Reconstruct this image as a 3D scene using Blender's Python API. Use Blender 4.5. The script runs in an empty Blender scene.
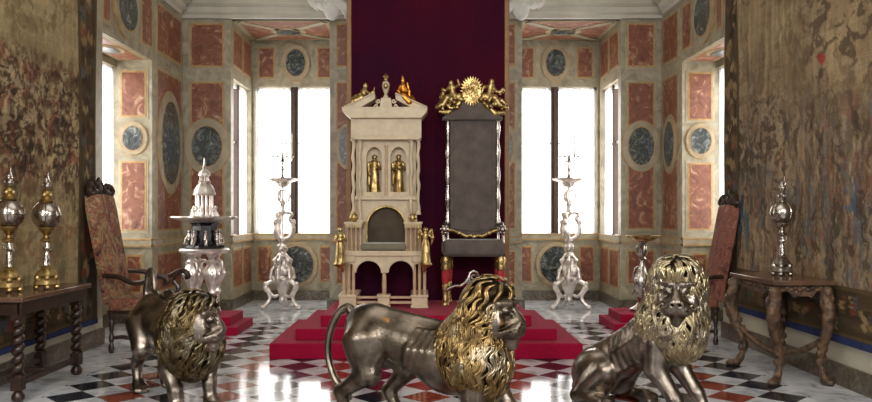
import bpy, bmesh, math, random
import numpy as np
from mathutils import Vector, Matrix, kdtree
from math import sin, cos, pi, radians, sqrt

random.seed(7)
rng = np.random.default_rng(7)
C = bpy.context.scene.collection

# ---------------------------------------------------------------- camera model
F = 765.0          # focal length in pixels of the 872 px wide frame
VX, VY, H = 424.0, 213.0, 1.55   # vanishing point and eye height


def P(px, py, K):
    """photo pixel at a scale of K pixels per metre -> world point"""
    return Vector(((px - VX) / K, F / K, H - (py - VY) / K))


def col(r, g, b):
    f = lambda c: (c / 255 / 12.92) if c / 255 <= 0.04045 else ((c / 255 + 0.055) / 1.055) ** 2.4
    return (f(r), f(g), f(b), 1.0)


# ---------------------------------------------------------------- materials
def new_mat(name):
    m = bpy.data.materials.new(name)
    m.use_nodes = True
    nt = m.node_tree
    b = nt.nodes['Principled BSDF']
    return m, nt, b


def N(nt, kind, **kw):
    n = nt.nodes.new(kind)
    for k, v in kw.items():
        if k in n.inputs:
            n.inputs[k].default_value = v
        else:
            setattr(n, k, v)
    return n


def ramp(nt, src, stops):
    r = nt.nodes.new('ShaderNodeValToRGB')
    els = r.color_ramp.elements
    while len(els) < len(stops):
        els.new(0.5)
    for e, (p, c) in zip(els, stops):
        e.position = p
        e.color = c
    nt.links.new(src, r.inputs[0])
    return r


def add_bump(nt, b, scale=40, strength=0.2, dist=0.01, detail=4, coord='Object'):
    tc = N(nt, 'ShaderNodeTexCoord')
    no = N(nt, 'ShaderNodeTexNoise', Scale=scale, Detail=detail)
    bu = N(nt, 'ShaderNodeBump', Strength=strength, Distance=dist)
    nt.links.new(tc.outputs[coord], no.inputs['Vector'])
    nt.links.new(no.outputs['Fac'], bu.inputs['Height'])
    nt.links.new(bu.outputs['Normal'], b.inputs['Normal'])


def mat_plain(name, c, rough=0.5, metal=0.0, var=0.25, scale=12, bump=0.0, bscale=40, bdist=0.01, sheen=0.0, c2=None, detail=4):
    m, nt, b = new_mat(name)
    tc = N(nt, 'ShaderNodeTexCoord')
    no = N(nt, 'ShaderNodeTexNoise', Scale=scale, Detail=detail)
    nt.links.new(tc.outputs['Object'], no.inputs['Vector'])
    lo = c2 or tuple(x * (1 - var) for x in c[:3]) + (1,)
    hi = c if c2 else tuple(min(1, x * (1 + var * 0.6)) for x in c[:3]) + (1,)
    r = ramp(nt, no.outputs['Fac'], [(0.32, lo), (0.68, hi)])
    nt.links.new(r.outputs[0], b.inputs['Base Color'])
    b.inputs['Roughness'].default_value = rough
    b.inputs['Metallic'].default_value = metal
    if rough > .8:
        b.inputs['Specular IOR Level'].default_value = .15
    if sheen:
        b.inputs['Sheen Weight'].default_value = sheen
        b.inputs['Sheen Roughness'].default_value = 0.4
    if bump:
        add_bump(nt, b, bscale, bump, bdist)
    return m


def mat_marble(name, stops, scale=2.2, dist=2.5, rough=0.35, detail=8, vein=None, vscale=3.0):
    m, nt, b = new_mat(name)
    tc = N(nt, 'ShaderNodeTexCoord')
    no = N(nt, 'ShaderNodeTexNoise', Scale=scale, Detail=detail, Distortion=dist)
    no.inputs['Roughness'].default_value = 0.62
    nt.links.new(tc.outputs['Object'], no.inputs['Vector'])
    r = ramp(nt, no.outputs['Fac'], stops)
    out = r.outputs[0]
    if vein:
        n2 = N(nt, 'ShaderNodeTexNoise', Scale=vscale, Detail=5, Distortion=1.4)
        nt.links.new(tc.outputs['Object'], n2.inputs['Vector'])
        v = ramp(nt, n2.outputs['Fac'], [(0.46, (0, 0, 0, 1)), (0.497, (1, 1, 1, 1)), (0.505, (1, 1, 1, 1)), (0.54, (0, 0, 0, 1))])
        mx = N(nt, 'ShaderNodeMix', data_type='RGBA')
        nt.links.new(v.outputs[0], mx.inputs[0])
        nt.links.new(out, mx.inputs[6])
        mx.inputs[7].default_value = vein
        out = mx.outputs[2]
    nt.links.new(out, b.inputs['Base Color'])
    b.inputs['Roughness'].default_value = rough
    return m


def mat_metal(name, c, dark, rough=0.25, scale=9, bump=0.25, bscale=60, bdist=0.004, mixc=None, mixscale=5, mixlo=.42):
    m, nt, b = new_mat(name)
    tc = N(nt, 'ShaderNodeTexCoord')
    no = N(nt, 'ShaderNodeTexNoise', Scale=scale, Detail=6)
    nt.links.new(tc.outputs['Object'], no.inputs['Vector'])
    r = ramp(nt, no.outputs['Fac'], [(0.3, dark), (0.62, c)])
    out = r.outputs[0]
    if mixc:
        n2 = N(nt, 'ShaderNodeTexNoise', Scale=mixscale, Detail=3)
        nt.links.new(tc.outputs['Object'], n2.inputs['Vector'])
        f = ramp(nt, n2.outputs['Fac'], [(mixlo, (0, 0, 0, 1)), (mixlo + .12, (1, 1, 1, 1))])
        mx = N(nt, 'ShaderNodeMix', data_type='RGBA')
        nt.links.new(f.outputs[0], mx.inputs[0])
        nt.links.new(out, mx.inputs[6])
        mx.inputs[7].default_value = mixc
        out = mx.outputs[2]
    geo = N(nt, 'ShaderNodeNewGeometry')        # base colour darkens in the hollows
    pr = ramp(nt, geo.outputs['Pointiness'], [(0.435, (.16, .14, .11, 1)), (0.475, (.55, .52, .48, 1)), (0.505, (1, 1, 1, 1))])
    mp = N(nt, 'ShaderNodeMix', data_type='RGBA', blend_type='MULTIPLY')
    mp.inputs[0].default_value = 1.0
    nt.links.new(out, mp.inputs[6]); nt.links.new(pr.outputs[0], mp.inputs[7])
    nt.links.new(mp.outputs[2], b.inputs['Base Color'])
    b.inputs['Metallic'].default_value = 1.0
    rr = N(nt, 'ShaderNodeMapRange')
    rr.inputs['To Min'].default_value = rough * 1.5
    rr.inputs['To Max'].default_value = rough * 0.7
    nt.links.new(no.outputs['Fac'], rr.inputs['Value'])
    nt.links.new(rr.outputs[0], b.inputs['Roughness'])
    if bump:
        add_bump(nt, b, bscale, bump, bdist)
    return m


def mat_emit(name, c, s):
    m, nt, b = new_mat(name)
    b.inputs['Base Color'].default_value = (0.02, 0.02, 0.02, 1)
    b.inputs['Emission Color'].default_value = c
    b.inputs['Emission Strength'].default_value = s
    return m


def mat_sheer(name):
    m, nt, b = new_mat(name)
    tr = N(nt, 'ShaderNodeBsdfTransparent')
    tl = N(nt, 'ShaderNodeBsdfTranslucent')
    tl.inputs['Color'].default_value = (0.95, 0.95, 0.97, 1)
    tc = N(nt, 'ShaderNodeTexCoord')
    wv = N(nt, 'ShaderNodeTexNoise', Scale=30, Detail=2)
    nt.links.new(tc.outputs['Object'], wv.inputs['Vector'])
    rr = N(nt, 'ShaderNodeMapRange')
    rr.inputs['To Min'].default_value = 0.3
    rr.inputs['To Max'].default_value = 0.55
    nt.links.new(wv.outputs['Fac'], rr.inputs['Value'])
    mx = N(nt, 'ShaderNodeMixShader')
    nt.links.new(rr.outputs[0], mx.inputs[0])
    nt.links.new(tr.outputs[0], mx.inputs[1])
    nt.links.new(tl.outputs[0], mx.inputs[2])
    nt.links.new(mx.outputs[0], nt.nodes['Material Output'].inputs[0])
    return m


def mat_floor():
    m, nt, b = new_mat('marble_floor')
    L = nt.links.new
    tc = N(nt, 'ShaderNodeTexCoord')
    sp = N(nt, 'ShaderNodeSeparateXYZ')
    L(tc.outputs['Object'], sp.inputs[0])

    def M(op, a, bb=None, **k):
        n = N(nt, 'ShaderNodeMath', operation=op)
        for i, v in enumerate((a, bb)):
            if v is None:
                continue
            if isinstance(v, (int, float)):
                n.inputs[i].default_value = v
            else:
                L(v, n.inputs[i])
        return n.outputs[0]
    s = 0.428
    u = M('DIVIDE', M('ADD', sp.outputs['X'], 2.12), s)
    v = M('DIVIDE', M('SUBTRACT', sp.outputs['Y'], 7.73), s)
    ru, rv = M('ROUND', u), M('ROUND', v)
    man = M('ADD', M('ABSOLUTE', M('SUBTRACT', u, ru)), M('ABSOLUTE', M('SUBTRACT', v, rv)))
    tile = M('LESS_THAN', man, 0.492)
    joint = M('LESS_THAN', M('ABSOLUTE', M('SUBTRACT', man, 0.5)), 0.012)
    par = M('ABSOLUTE', M('MODULO', ru, 2.0))      # 0 black, 1 red
    ins = M('MULTIPLY', M('LESS_THAN', M('ABSOLUTE', M('SUBTRACT', sp.outputs['X'], 0.02)), 3.24), M('LESS_THAN', sp.outputs['Y'], 11.05))
    tile = M('MULTIPLY', tile, ins)
    joint = M('MULTIPLY', joint, ins)
    # per tile variation
    cmb = N(nt, 'ShaderNodeCombineXYZ')
    L(ru, cmb.inputs[0]); L(rv, cmb.inputs[1])
    wn = N(nt, 'ShaderNodeTexWhiteNoise')
    L(cmb.outputs[0], wn.inputs['Vector'])
    no = N(nt, 'ShaderNodeTexNoise', Scale=3.5, Detail=8, Distortion=1.5)
    L(tc.outputs['Object'], no.inputs['Vector'])
    white = ramp(nt, no.outputs['Fac'], [(0.3, col(150, 153, 158)), (0.5, col(198, 200, 203)), (0.7, col(212, 213, 214))])
    black = ramp(nt, no.outputs['Fac'], [(0.3, col(18, 20, 26)), (0.7, col(48, 52, 60))])
    red = ramp(nt, no.outputs['Fac'], [(0.3, col(96, 44, 34)), (0.7, col(158, 78, 58))])

    def mix(f, a, c):
        mx = N(nt, 'ShaderNodeMix', data_type='RGBA')
        L(f, mx.inputs[0]); L(a, mx.inputs[6])
        if isinstance(c, tuple):
            mx.inputs[7].default_value = c
        else:
            L(c, mx.inputs[7])
        return mx.outputs[2]
    dark = mix(par, black.outputs[0], red.outputs[0])
    c = mix(tile, white.outputs[0], dark)
    c = mix(M('MULTIPLY', joint, 0.5), c, col(70, 70, 70))
    hs = N(nt, 'ShaderNodeHueSaturation')
    L(M('ADD', M('MULTIPLY', wn.outputs['Value'], 0.35), 0.82), hs.inputs['Value'])
    L(c, hs.inputs['Color'])
    L(hs.outputs[0], b.inputs['Base Color'])
    b.inputs['Roughness'].default_value = 0.09
    b.inputs['IOR'].default_value = 1.5
    n2 = N(nt, 'ShaderNodeTexNoise', Scale=1.3, Detail=3)
    L(tc.outputs['Object'], n2.inputs['Vector'])
    rr = N(nt, 'ShaderNodeMapRange')
    rr.inputs['To Min'].default_value = 0.04
    rr.inputs['To Max'].default_value = 0.16
    L(n2.outputs['Fac'], rr.inputs['Value'])
    L(rr.outputs[0], b.inputs['Roughness'])
    return m


def mat_vcol(name, fine=90.0, rough=0.95):
    m, nt, b = new_mat(name)
    L = nt.links.new
    at = N(nt, 'ShaderNodeAttribute', attribute_name='Col')
    tc = N(nt, 'ShaderNodeTexCoord')
    no = N(nt, 'ShaderNodeTexNoise', Scale=fine, Detail=3)
    L(tc.outputs['Object'], no.inputs['Vector'])
    r = ramp(nt, no.outputs['Fac'], [(0.3, (0.75, 0.75, 0.75, 1)), (0.7, (1.25, 1.25, 1.25, 1))])
    mx = N(nt, 'ShaderNodeMix', data_type='RGBA', blend_type='MULTIPLY')
    mx.inputs[0].default_value = 1.0
    L(at.outputs['Color'], mx.inputs[6]); L(r.outputs[0], mx.inputs[7])
    L(mx.outputs[2], b.inputs['Base Color'])
    b.inputs['Roughness'].default_value = rough
    b.inputs['Specular IOR Level'].default_value = 0.1
    bu = N(nt, 'ShaderNodeBump', Strength=0.3, Distance=0.004)
    L(no.outputs['Fac'], bu.inputs['Height'])
    L(bu.outputs['Normal'], b.inputs['Normal'])
    return m


MT = {}
MT['cream'] = mat_marble('cream_stone', [(0.28, col(112, 103, 84)), (0.5, col(148, 138, 114)), (0.72, col(172, 162, 138))], 2.6, 2.2, 0.45)
MT['pale'] = mat_marble('pale_stone', [(0.25, col(122, 112, 90)), (0.6, col(162, 152, 127))], 3.2, 1.5, 0.4)
MT['red'] = mat_marble('red_scagliola', [(0.28, col(70, 38, 27)), (0.42, col(114, 64, 43)), (0.55, col(128, 78, 54)), (0.63, col(162, 124, 97)), (0.70, col(182, 156, 130)), (0.80, col(128, 80, 57))], 4.6, 2.0, 0.45)
MT['dkmarble'] = mat_marble('black_marble', [(0.32, col(24, 28, 30)), (0.48, col(48, 54, 54)), (0.6, col(96, 102, 98)), (0.7, col(156, 158, 150))], 6.5, 2.2, 0.25)
MT['base'] = mat_marble('baseboard_marble', [(0.3, col(58, 50, 42)), (0.5, col(92, 82, 68)), (0.72, col(138, 124, 102))], 5, 3, 0.3)
MT['gilt'] = mat_plain('gilt_line', col(172, 134, 80), 0.5, 0.0, 0.3)
MT['plaster'] = mat_plain('plaster', col(186, 180, 166), 0.8, 0, 0.1, 3, 0.3, 14, 0.02)
MT['stucco'] = mat_plain('white_stucco', col(214, 210, 202), 0.7, 0, 0.12, 6, 0.3, 25, 0.01)
MT['wallp'] = mat_plain('wall_plaster', col(190, 182, 162), 0.8, 0, 0.12, 3)
MT['floor'] = mat_floor()
MT['winframe'] = mat_plain('window_wood', col(64, 44, 34), 0.6, 0, 0.2, 20)
MT['winwhite'] = mat_plain('window_paint', col(225, 222, 214), 0.5, 0, 0.05)
MT['glow'] = mat_emit('bright_daylight_glass', (1.0, 0.985, 0.955, 1), 6.5)
MT['sheer'] = mat_sheer('sheer_cloth')
MT['velvet'] = mat_plain('crimson_velvet', col(66, 2, 26), 0.9, 0, 0.35, 0.8, 0.1, 60, 0.002, sheen=0.04, c2=col(44, 3, 30))
MT['frame'] = mat_plain('old_gold_frame', col(128, 92, 56), 0.5, 0.3, 0.2, 14)
MT['carpet'] = mat_plain('red_carpet', col(142, 11, 47), 0.95, 0, 0.14, 60, 0.3, 220, 0.003, sheen=0.05)
MT['ivory'] = mat_plain('narwhal_ivory', col(196, 176, 146), 0.45, 0, 0.16, 9, 0.25, 30, 0.004)
MT['ivory2'] = mat_plain('ivory_column', col(188, 158, 128), 0.42, 0, 0.2, 14)
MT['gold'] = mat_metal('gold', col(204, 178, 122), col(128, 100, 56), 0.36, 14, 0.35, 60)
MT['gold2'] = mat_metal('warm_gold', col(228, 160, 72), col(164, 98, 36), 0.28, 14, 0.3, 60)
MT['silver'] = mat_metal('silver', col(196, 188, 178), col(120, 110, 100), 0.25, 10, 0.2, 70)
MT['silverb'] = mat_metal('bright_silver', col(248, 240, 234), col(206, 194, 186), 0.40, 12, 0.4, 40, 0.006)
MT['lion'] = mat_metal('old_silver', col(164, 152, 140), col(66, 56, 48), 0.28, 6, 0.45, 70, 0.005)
MT['lion_glints'] = mat_metal('old_silver_painted_glints', col(142, 130, 116), col(62, 52, 42), 0.28, 6, 0.45, 70, 0.005, mixc=col(206, 150, 62), mixscale=7, mixlo=.66)  # golden reflections put into the colour as noise flecks
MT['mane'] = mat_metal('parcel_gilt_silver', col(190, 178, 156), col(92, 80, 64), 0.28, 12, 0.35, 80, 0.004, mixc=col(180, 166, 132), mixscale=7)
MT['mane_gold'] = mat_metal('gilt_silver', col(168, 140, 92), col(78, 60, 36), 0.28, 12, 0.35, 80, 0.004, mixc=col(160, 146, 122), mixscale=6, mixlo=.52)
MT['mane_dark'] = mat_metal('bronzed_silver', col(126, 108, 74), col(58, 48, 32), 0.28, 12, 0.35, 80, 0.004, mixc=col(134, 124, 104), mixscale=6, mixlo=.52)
MT['gap_shade'] = mat_metal('painted_gap_shade', col(70, 58, 42), col(34, 28, 22), 0.45, 12, 0.3, 60, 0.004)  # shade between the mane locks, put into the shell's dark colour
MT['eye'] = mat_plain('dark_eye', col(24, 20, 18), 0.15)
MT['greyup'] = mat_plain('grey_brown_velvet', col(88, 77, 70), 0.8, 0, 0.3, 7, 0.3, 90, 0.004, sheen=0.2)
MT['cushion'] = mat_plain('olive_grey_velvet', col(112, 104, 84), 0.75, 0, 0.2, 8, 0.2, 90, 0.004, sheen=0.4)
MT['nichedark'] = mat_plain('dark_velvet_lining', col(84, 72, 60), 0.85, 0, 0.2, 8, sheen=0.3)
MT['wood'] = mat_plain('dark_wood', col(52, 36, 28), 0.28, 0, 0.35, 18, 0.15, 50)
MT['woodtop'] = mat_plain('polished_table_top', col(98, 72, 56), 0.22, 0, 0.3, 7)
MT['carved'] = mat_plain('carved_brown_wood', col(112, 84, 60), 0.42, 0.1, 0.4, 16, 0.8, 38, 0.014, c2=col(44, 32, 24))
MT['redpaint'] = mat_plain('red_enamel', col(170, 40, 44), 0.5, 0, 0.2, 20)
MT['tapchair'] = mat_marble('tapestry_upholstery', [(0.34, col(58, 40, 36)), (0.42, col(150, 92, 70)), (0.47, col(104, 56, 50)), (0.52, col(120, 112, 78)), (0.57, col(168, 128, 92)), (0.62, col(128, 62, 54)), (0.70, col(176, 150, 112))], 6, .8, 0.95, 3)
MT['tapchair2'] = mat_marble('faded_red_upholstery', [(0.34, col(84, 48, 40)), (0.48, col(140, 86, 70)), (0.56, col(110, 62, 52)), (0.66, col(156, 112, 90))], 7, 1.0, 0.95, 3)
MT['ebony'] = mat_plain('black_ebony', col(26, 22, 26), 0.2, 0, 0.3)
MT['glass'] = mat_metal('smoky_globe', col(198, 190, 180), col(130, 118, 108), 0.22, 7, 0.0)
MT['candle'] = mat_plain('candle_wax', col(240, 234, 220), 0.5, 0, 0.04)
MT['tap'] = mat_vcol('woven_tapestry')
MT['bluesel'] = mat_plain('blue_selvage', col(48, 56, 92), 0.9, 0, 0.25, 14)


# ---------------------------------------------------------------- mesh builder
class MB:
    def __init__(self):
        self.v, self.f, self.mi, self.cur = [], [], [], 0

    def slot(self, i):
        self.cur = i
        return self

    def add(self, verts, faces):
        o = len(self.v)
        self.v.extend([Vector(x) for x in verts])
        for f in faces:
            self.f.append([i + o for i in f])
            self.mi.append(self.cur)
        return self

    def box(self, c, s, rot=None):
        c = Vector(c)
        vs = []
        for dx in (-.5, .5):
            for dy in (-.5, .5):
                for dz in (-.5, .5):
                    p = Vector((dx * s[0], dy * s[1], dz * s[2]))
                    if rot is not None:
                        p = rot @ p
                    vs.append(c + p)
        return self.add(vs, [(0, 1, 3, 2), (4, 6, 7, 5), (0, 4, 5, 1), (2, 3, 7, 6), (0, 2, 6, 4), (1, 5, 7, 3)])

    def bounds(self, a, b):
        a, b = Vector(a), Vector(b)
        return self.box((a + b) / 2, [abs(x) for x in (b - a)])

    def tube(self, pts, radii, n=8, caps=True, flat=1.0, up=None):
        pts = [Vector(p) for p in pts]
        if isinstance(radii, (int, float)):
            radii = [radii] * len(pts)
        vs, fs = [], []
        T0 = (pts[1] - pts[0]).normalized()
        nrm = Vector(up) if up is not None else (Vector((0, 0, 1)) if abs(T0.z) < .9 else Vector((1, 0, 0)))
        for i, p in enumerate(pts):
            t = (pts[min(i + 1, len(pts) - 1)] - pts[max(i - 1, 0)])
            t = t.normalized() if t.length > 1e-9 else T0
            nrm = nrm - t * nrm.dot(t)
            if nrm.length < 1e-6:
                nrm = t.orthogonal()
            nrm.normalize()
            bi = t.cross(nrm)
            for k in range(n):
                a = 2 * pi * k / n
                vs.append(p + (nrm * cos(a) * flat + bi * sin(a)) * radii[i])
        for i in range(len(pts) - 1):
            for k in range(n):
                a, b2 = i * n + k, i * n + (k + 1) % n
                fs.append((a, b2, b2 + n, a + n))
        if caps:
            fs.append(tuple(range(n - 1, -1, -1)))
            fs.append(tuple((len(pts) - 1) * n + k for k in range(n)))
        return self.add(vs, fs)

    def lathe(self, prof, c=(0, 0, 0), n=16, sq=1.0, lobes=0, amp=0.0):
        c = Vector(c)
        vs, fs = [], []
        for r, z in prof:
            for k in range(n):
                a = 2 * pi * k / n
                rr = max(r, 1e-4) * (1 + amp * cos(lobes * a) if lobes else 1)
                vs.append(c + Vector((rr * cos(a), rr * sin(a) * sq, z)))
        m = len(prof)
        for i in range(m - 1):
            for k in range(n):
                a, b2 = i * n + k, i * n + (k + 1) % n
                fs.append((a, b2, b2 + n, a + n))
        fs.append(tuple(range(n - 1, -1, -1)))
        fs.append(tuple((m - 1) * n + k for k in range(n)))
        return self.add(vs, fs)

    def ell(self, c, r, n=12, m=8, rot=None):
        c = Vector(c)
        if isinstance(r, (int, float)):
            r = (r, r, r)
        vs, fs = [], []
        for i in range(1, m):
            th = pi * i / m
            for k in range(n):
                a = 2 * pi * k / n
                p = Vector((r[0] * sin(th) * cos(a), r[1] * sin(th) * sin(a), r[2] * cos(th)))
                vs.append(c + (rot @ p if rot is not None else p))
        t = Vector((0, 0, r[2])); bt = Vector((0, 0, -r[2]))
        vs.append(c + (rot @ t if rot is not None else t)); vs.append(c + (rot @ bt if rot is not None else bt))
        for i in range(m - 2):
            for k in range(n):
                a, b2 = i * n + k, i * n + (k + 1) % n
                fs.append((a, a + n, b2 + n, b2))
        ti, bi = len(vs) - 2, len(vs) - 1
        for k in range(n):
            fs.append((ti, k, (k + 1) % n))
            fs.append((bi, (m - 2) * n + (k + 1) % n, (m - 2) * n + k))
        return self.add(vs, fs)

    def prism(self, poly, fn, d0, d1):
        """poly: 2D points, fn(u, v, d) -> 3D; extruded between depths d0 and d1"""
        n = len(poly)
        vs = [fn(u, v, d0) for u, v in poly] + [fn(u, v, d1) for u, v in poly]
        fs = [tuple(range(n)), tuple(range(2 * n - 1, n - 1, -1))]
        for i in range(n):
            j = (i + 1) % n
            fs.append((i, i + n, j + n, j))
        return self.add(vs, fs)

    def build(self, name, mats, parent=None, smooth=40, bevel=0.0, bseg=2):
        me = bpy.data.meshes.new(name)
        off = world_off(parent)
        me.from_pydata([tuple(x - off) for x in self.v], [], self.f)
        mats = mats if isinstance(mats, (list, tuple)) else [mats]
        for m in mats:
            me.materials.append(m)
        if len(mats) > 1:
            me.polygons.foreach_set('material_index', self.mi)
        return finish(name, me, parent, smooth, bevel, bseg)


def world_off(p):
    while p is not None and p.parent is not None:
        p = p.parent
    return Vector(p.location) if (p is not None and p.get('_world')) else Vector((0, 0, 0))


def finish(name, me, parent, smooth=40, bevel=0.0, bseg=2):
    bm = bmesh.new(); bm.from_mesh(me)
    bmesh.ops.recalc_face_normals(bm, faces=bm.faces)
    bm.to_mesh(me); bm.free()
    if smooth:
        me.polygons.foreach_set('use_smooth', [True] * len(me.polygons))
        me.set_sharp_from_angle(angle=radians(smooth))
    me.update()
    o = bpy.data.objects.new(name, me)
    C.objects.link(o)
    if parent is not None:
        o.parent = parent
    if bevel:
        b = o.modifiers.new('bevel', 'BEVEL')
        b.width = bevel; b.segments = bseg; b.limit_method = 'ANGLE'; b.angle_limit = radians(35)
    return o


def thing(name, label, cat, loc=(0, 0, 0), rz=0.0, group=None, world=False):
    o = bpy.data.objects.new(name, None)
    C.objects.link(o)
    o.empty_display_size = 0.1
    o.location = loc
    o.rotation_euler = (0, 0, rz)
    tag(o, label, cat, group)
    if world:
        o['_world'] = 1
    return o


def tag(o, label, cat, group=None):
    o['label'] = label; o['category'] = cat
    if group:
        o['group'] = group
    return o


def struct(o):
    o['kind'] = 'structure'
    return o


def copy_tree(o, parent=None):
    c = o.copy(); C.objects.link(c)
    if parent is not None:
        c.parent = parent
    for ch in list(o.children):
        copy_tree(ch, c)
    return c


# ---------------------------------------------------------------- SDF modelling
class SDF:
    """smooth union of tapered capsules and ellipsoids, meshed by surface nets"""

    def __init__(self, k=0.03):
        self.p, self.k = [], k

    def cap(self, a, b, ra, rb=None, k=None):
        self.p.append(('c', np.array(a, float), np.array(b, float), ra, ra if rb is None else rb, k, 1)); return self

    def chain(self, pts, rad, k=None):
        for i in range(len(pts) - 1):
            self.cap(pts[i], pts[i + 1], rad[i], rad[i + 1], k)
        return self

    def ell(self, c, r, rot=None, k=None):
        R = np.eye(3) if rot is None else np.array(rot.to_3x3())
        self.p.append(('e', np.array(c, float), np.array(r if not isinstance(r, (int, float)) else (r, r, r), float), R, None, k, 1)); return self

    def cut(self, a, b, r, k=None):
        self.p.append(('c', np.array(a, float), np.array(b, float), r, r, k, -1)); return self

    def transform(self, M):
        """rigid (with uniform scale) move of all primitives"""
        R = np.array(M.to_3x3()); t = np.array(M.translation)
        s = np.linalg.norm(R[:, 0]); Rn = R / s
        out = []
        for q in self.p:
            if q[0] == 'c':
                out.append(('c', R @ q[1] + t, R @ q[2] + t, q[3] * s, q[4] * s, q[5], q[6]))
            else:
                out.append(('e', R @ q[1] + t, q[2] * s, Rn @ q[3], None, q[5], q[6]))
        self.p = out
        return self

    def mesh(self, h, name='sdf'):
        lo, hi = np.full(3, 1e9), np.full(3, -1e9)
        for q in self.p:
            if q[6] < 0:
                continue
            if q[0] == 'c':
                r = max(q[3], q[4])
                lo = np.minimum(lo, np.minimum(q[1], q[2]) - r); hi = np.maximum(hi, np.maximum(q[1], q[2]) + r)
            else:
                e = np.sqrt(((q[3] * q[2]) ** 2).sum(1)); lo = np.minimum(lo, q[1] - e); hi = np.maximum(hi, q[1] + e)
        pad = self.k + 3 * h
        lo -= pad; hi += pad
        n = np.ceil((hi - lo) / h).astype(int) + 1
        Fd = np.full(n, 0.5, np.float32)
        ax = [lo[i] + h * np.arange(n[i]) for i in range(3)]
        for q in self.p:
            k = self.k if q[5] is None else q[5]
            if q[0] == 'c':
                r = max(q[3], q[4]); a, b = np.minimum(q[1], q[2]) - r, np.maximum(q[1], q[2]) + r
            else:
                e = np.sqrt(((q[3] * q[2]) ** 2).sum(1)); a, b = q[1] - e, q[1] + e
            i0 = np.maximum(0, np.floor((a - k - 2 * h - lo) / h).astype(int)); i1 = np.minimum(n, np.ceil((b + k + 2 * h - lo) / h).astype(int) + 1)
            if (i1 <= i0).any():
                continue
            sl = tuple(slice(i0[j], i1[j]) for j in range(3))
            X, Y, Z = np.meshgrid(ax[0][sl[0]], ax[1][sl[1]], ax[2][sl[2]], indexing='ij')
            if q[0] == 'c':
                d = q[2] - q[1]; L = max((d * d).sum(), 1e-12)
                t = np.clip(((X - q[1][0]) * d[0] + (Y - q[1][1]) * d[1] + (Z - q[1][2]) * d[2]) / L, 0, 1)
                D = np.sqrt((X - q[1][0] - t * d[0]) ** 2 + (Y - q[1][1] - t * d[1]) ** 2 + (Z - q[1][2] - t * d[2]) ** 2) - (q[3] + (q[4] - q[3]) * t)
            else:
                R = q[3]; dx, dy, dz = X - q[1][0], Y - q[1][1], Z - q[1][2]
                l = [(R[0, j] * dx + R[1, j] * dy + R[2, j] * dz) for j in range(3)]
                k0 = np.sqrt(sum((l[j] / q[2][j]) ** 2 for j in range(3))); k1 = np.sqrt(sum((l[j] / q[2][j] ** 2) ** 2 for j in range(3)))
                D = k0 * (k0 - 1) / np.maximum(k1, 1e-9)
            S = Fd[sl]
            if q[6] > 0:
                hh = np.clip(0.5 + 0.5 * (S - D) / k, 0, 1)
                Fd[sl] = S + (D - S) * hh - k * hh * (1 - hh)
            else:
                D = -D
                hh = np.clip(0.5 - 0.5 * (S - D) / k, 0, 1)
                Fd[sl] = S + (D - S) * hh + k * hh * (1 - hh)
        return surface_nets(Fd, lo, h, name)


def surface_nets(Fd, lo, h, name):
    s = Fd < 0
    nx, ny, nz = [d - 1 for d in Fd.shape]
    cnt = np.zeros((nx, ny, nz), np.float32)
    acc = np.zeros((nx, ny, nz, 3), np.float32)
    corners = [(i, j, k) for i in (0, 1) for j in (0, 1) for k in (0, 1)]
    for c in corners:
        for axx in range(3):
            if c[axx]:
                continue
            d = list(c); d[axx] = 1
            A = Fd[c[0]:c[0] + nx, c[1]:c[1] + ny, c[2]:c[2] + nz]
            B = Fd[d[0]:d[0] + nx, d[1]:d[1] + ny, d[2]:d[2] + nz]
            m = (A < 0) != (B < 0)
            t = np.where(m, A / np.where(m, A - B, 1), 0)
            cnt += m
            for k in range(3):
                acc[..., k] += m * (c[k] + (t if k == axx else 0))
    act = cnt > 0
    idx = np.full((nx, ny, nz), -1, np.int64)
    ids = np.argwhere(act)
    idx[act] = np.arange(len(ids))
    V = (ids + acc[act] / cnt[act][:, None]) * h + np.array(lo)
    faces = []
    for axx in range(3):
        a = [slice(None)] * 3; b = [slice(None)] * 3
        a[axx] = slice(0, -1); b[axx] = slice(1, None)
        A, B = s[tuple(a)], s[tuple(b)]
        e = np.argwhere(A != B)
        sg = A[tuple(e.T)]
        u, w = [(1, 2), (2, 0), (0, 1)][axx]
        ok = (e[:, u] > 0) & (e[:, w] > 0) & (e[:, u] < Fd.shape[u] - 1) & (e[:, w] < Fd.shape[w] - 1)
        e, sg = e[ok], sg[ok]
        q = []
        for du, dw in ((-1, -1), (0, -1), (0, 0), (-1, 0)):
            c = e.copy(); c[:, u] += du; c[:, w] += dw
            q.append(idx[tuple(c.T)])
        q = np.stack(q, 1)
        q[~sg] = q[~sg][:, ::-1]
        faces.append(q)
    faces = np.concatenate(faces)
    me = bpy.data.meshes.new(name)
    me.vertices.add(len(V)); me.vertices.foreach_set('co', V.astype(np.float32).ravel())
    me.loops.add(faces.size); me.loops.foreach_set('vertex_index', faces.astype(np.int32).ravel())
    me.polygons.add(len(faces)); me.polygons.foreach_set('loop_start', np.arange(0, faces.size, 4, dtype=np.int32))
    me.polygons.foreach_set('use_smooth', np.ones(len(faces), bool))
    me.update(calc_edges=True); me.validate()
    return me


def link_mesh(name, me, mat, parent=None, off=None):
    off = world_off(parent)
    if off.length > 0:
        me.transform(Matrix.Translation(-off))
    me.materials.append(mat) if not isinstance(mat, list) else [me.materials.append(m) for m in mat]
    o = bpy.data.objects.new(name, me)
    C.objects.link(o)
    if parent is not None:
        o.parent = parent
    return o
# ================================================================ SETTING
XL, XR = -3.83, 3.77
YB, YN = F / 62.9, F / 56.1
ZC = 4.63                       # underside of the cornice
NL, NR = (-3.07, -1.50), (1.56, 3.13)
LW = (F / 84.2, F / 71.0, 3.70)  # left wall window recess: near, far, top
RW = (F / 79.6, F / 68.5, 3.76)
REC = 0.50
Y0 = -7.0
ZT = 5.75

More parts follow.
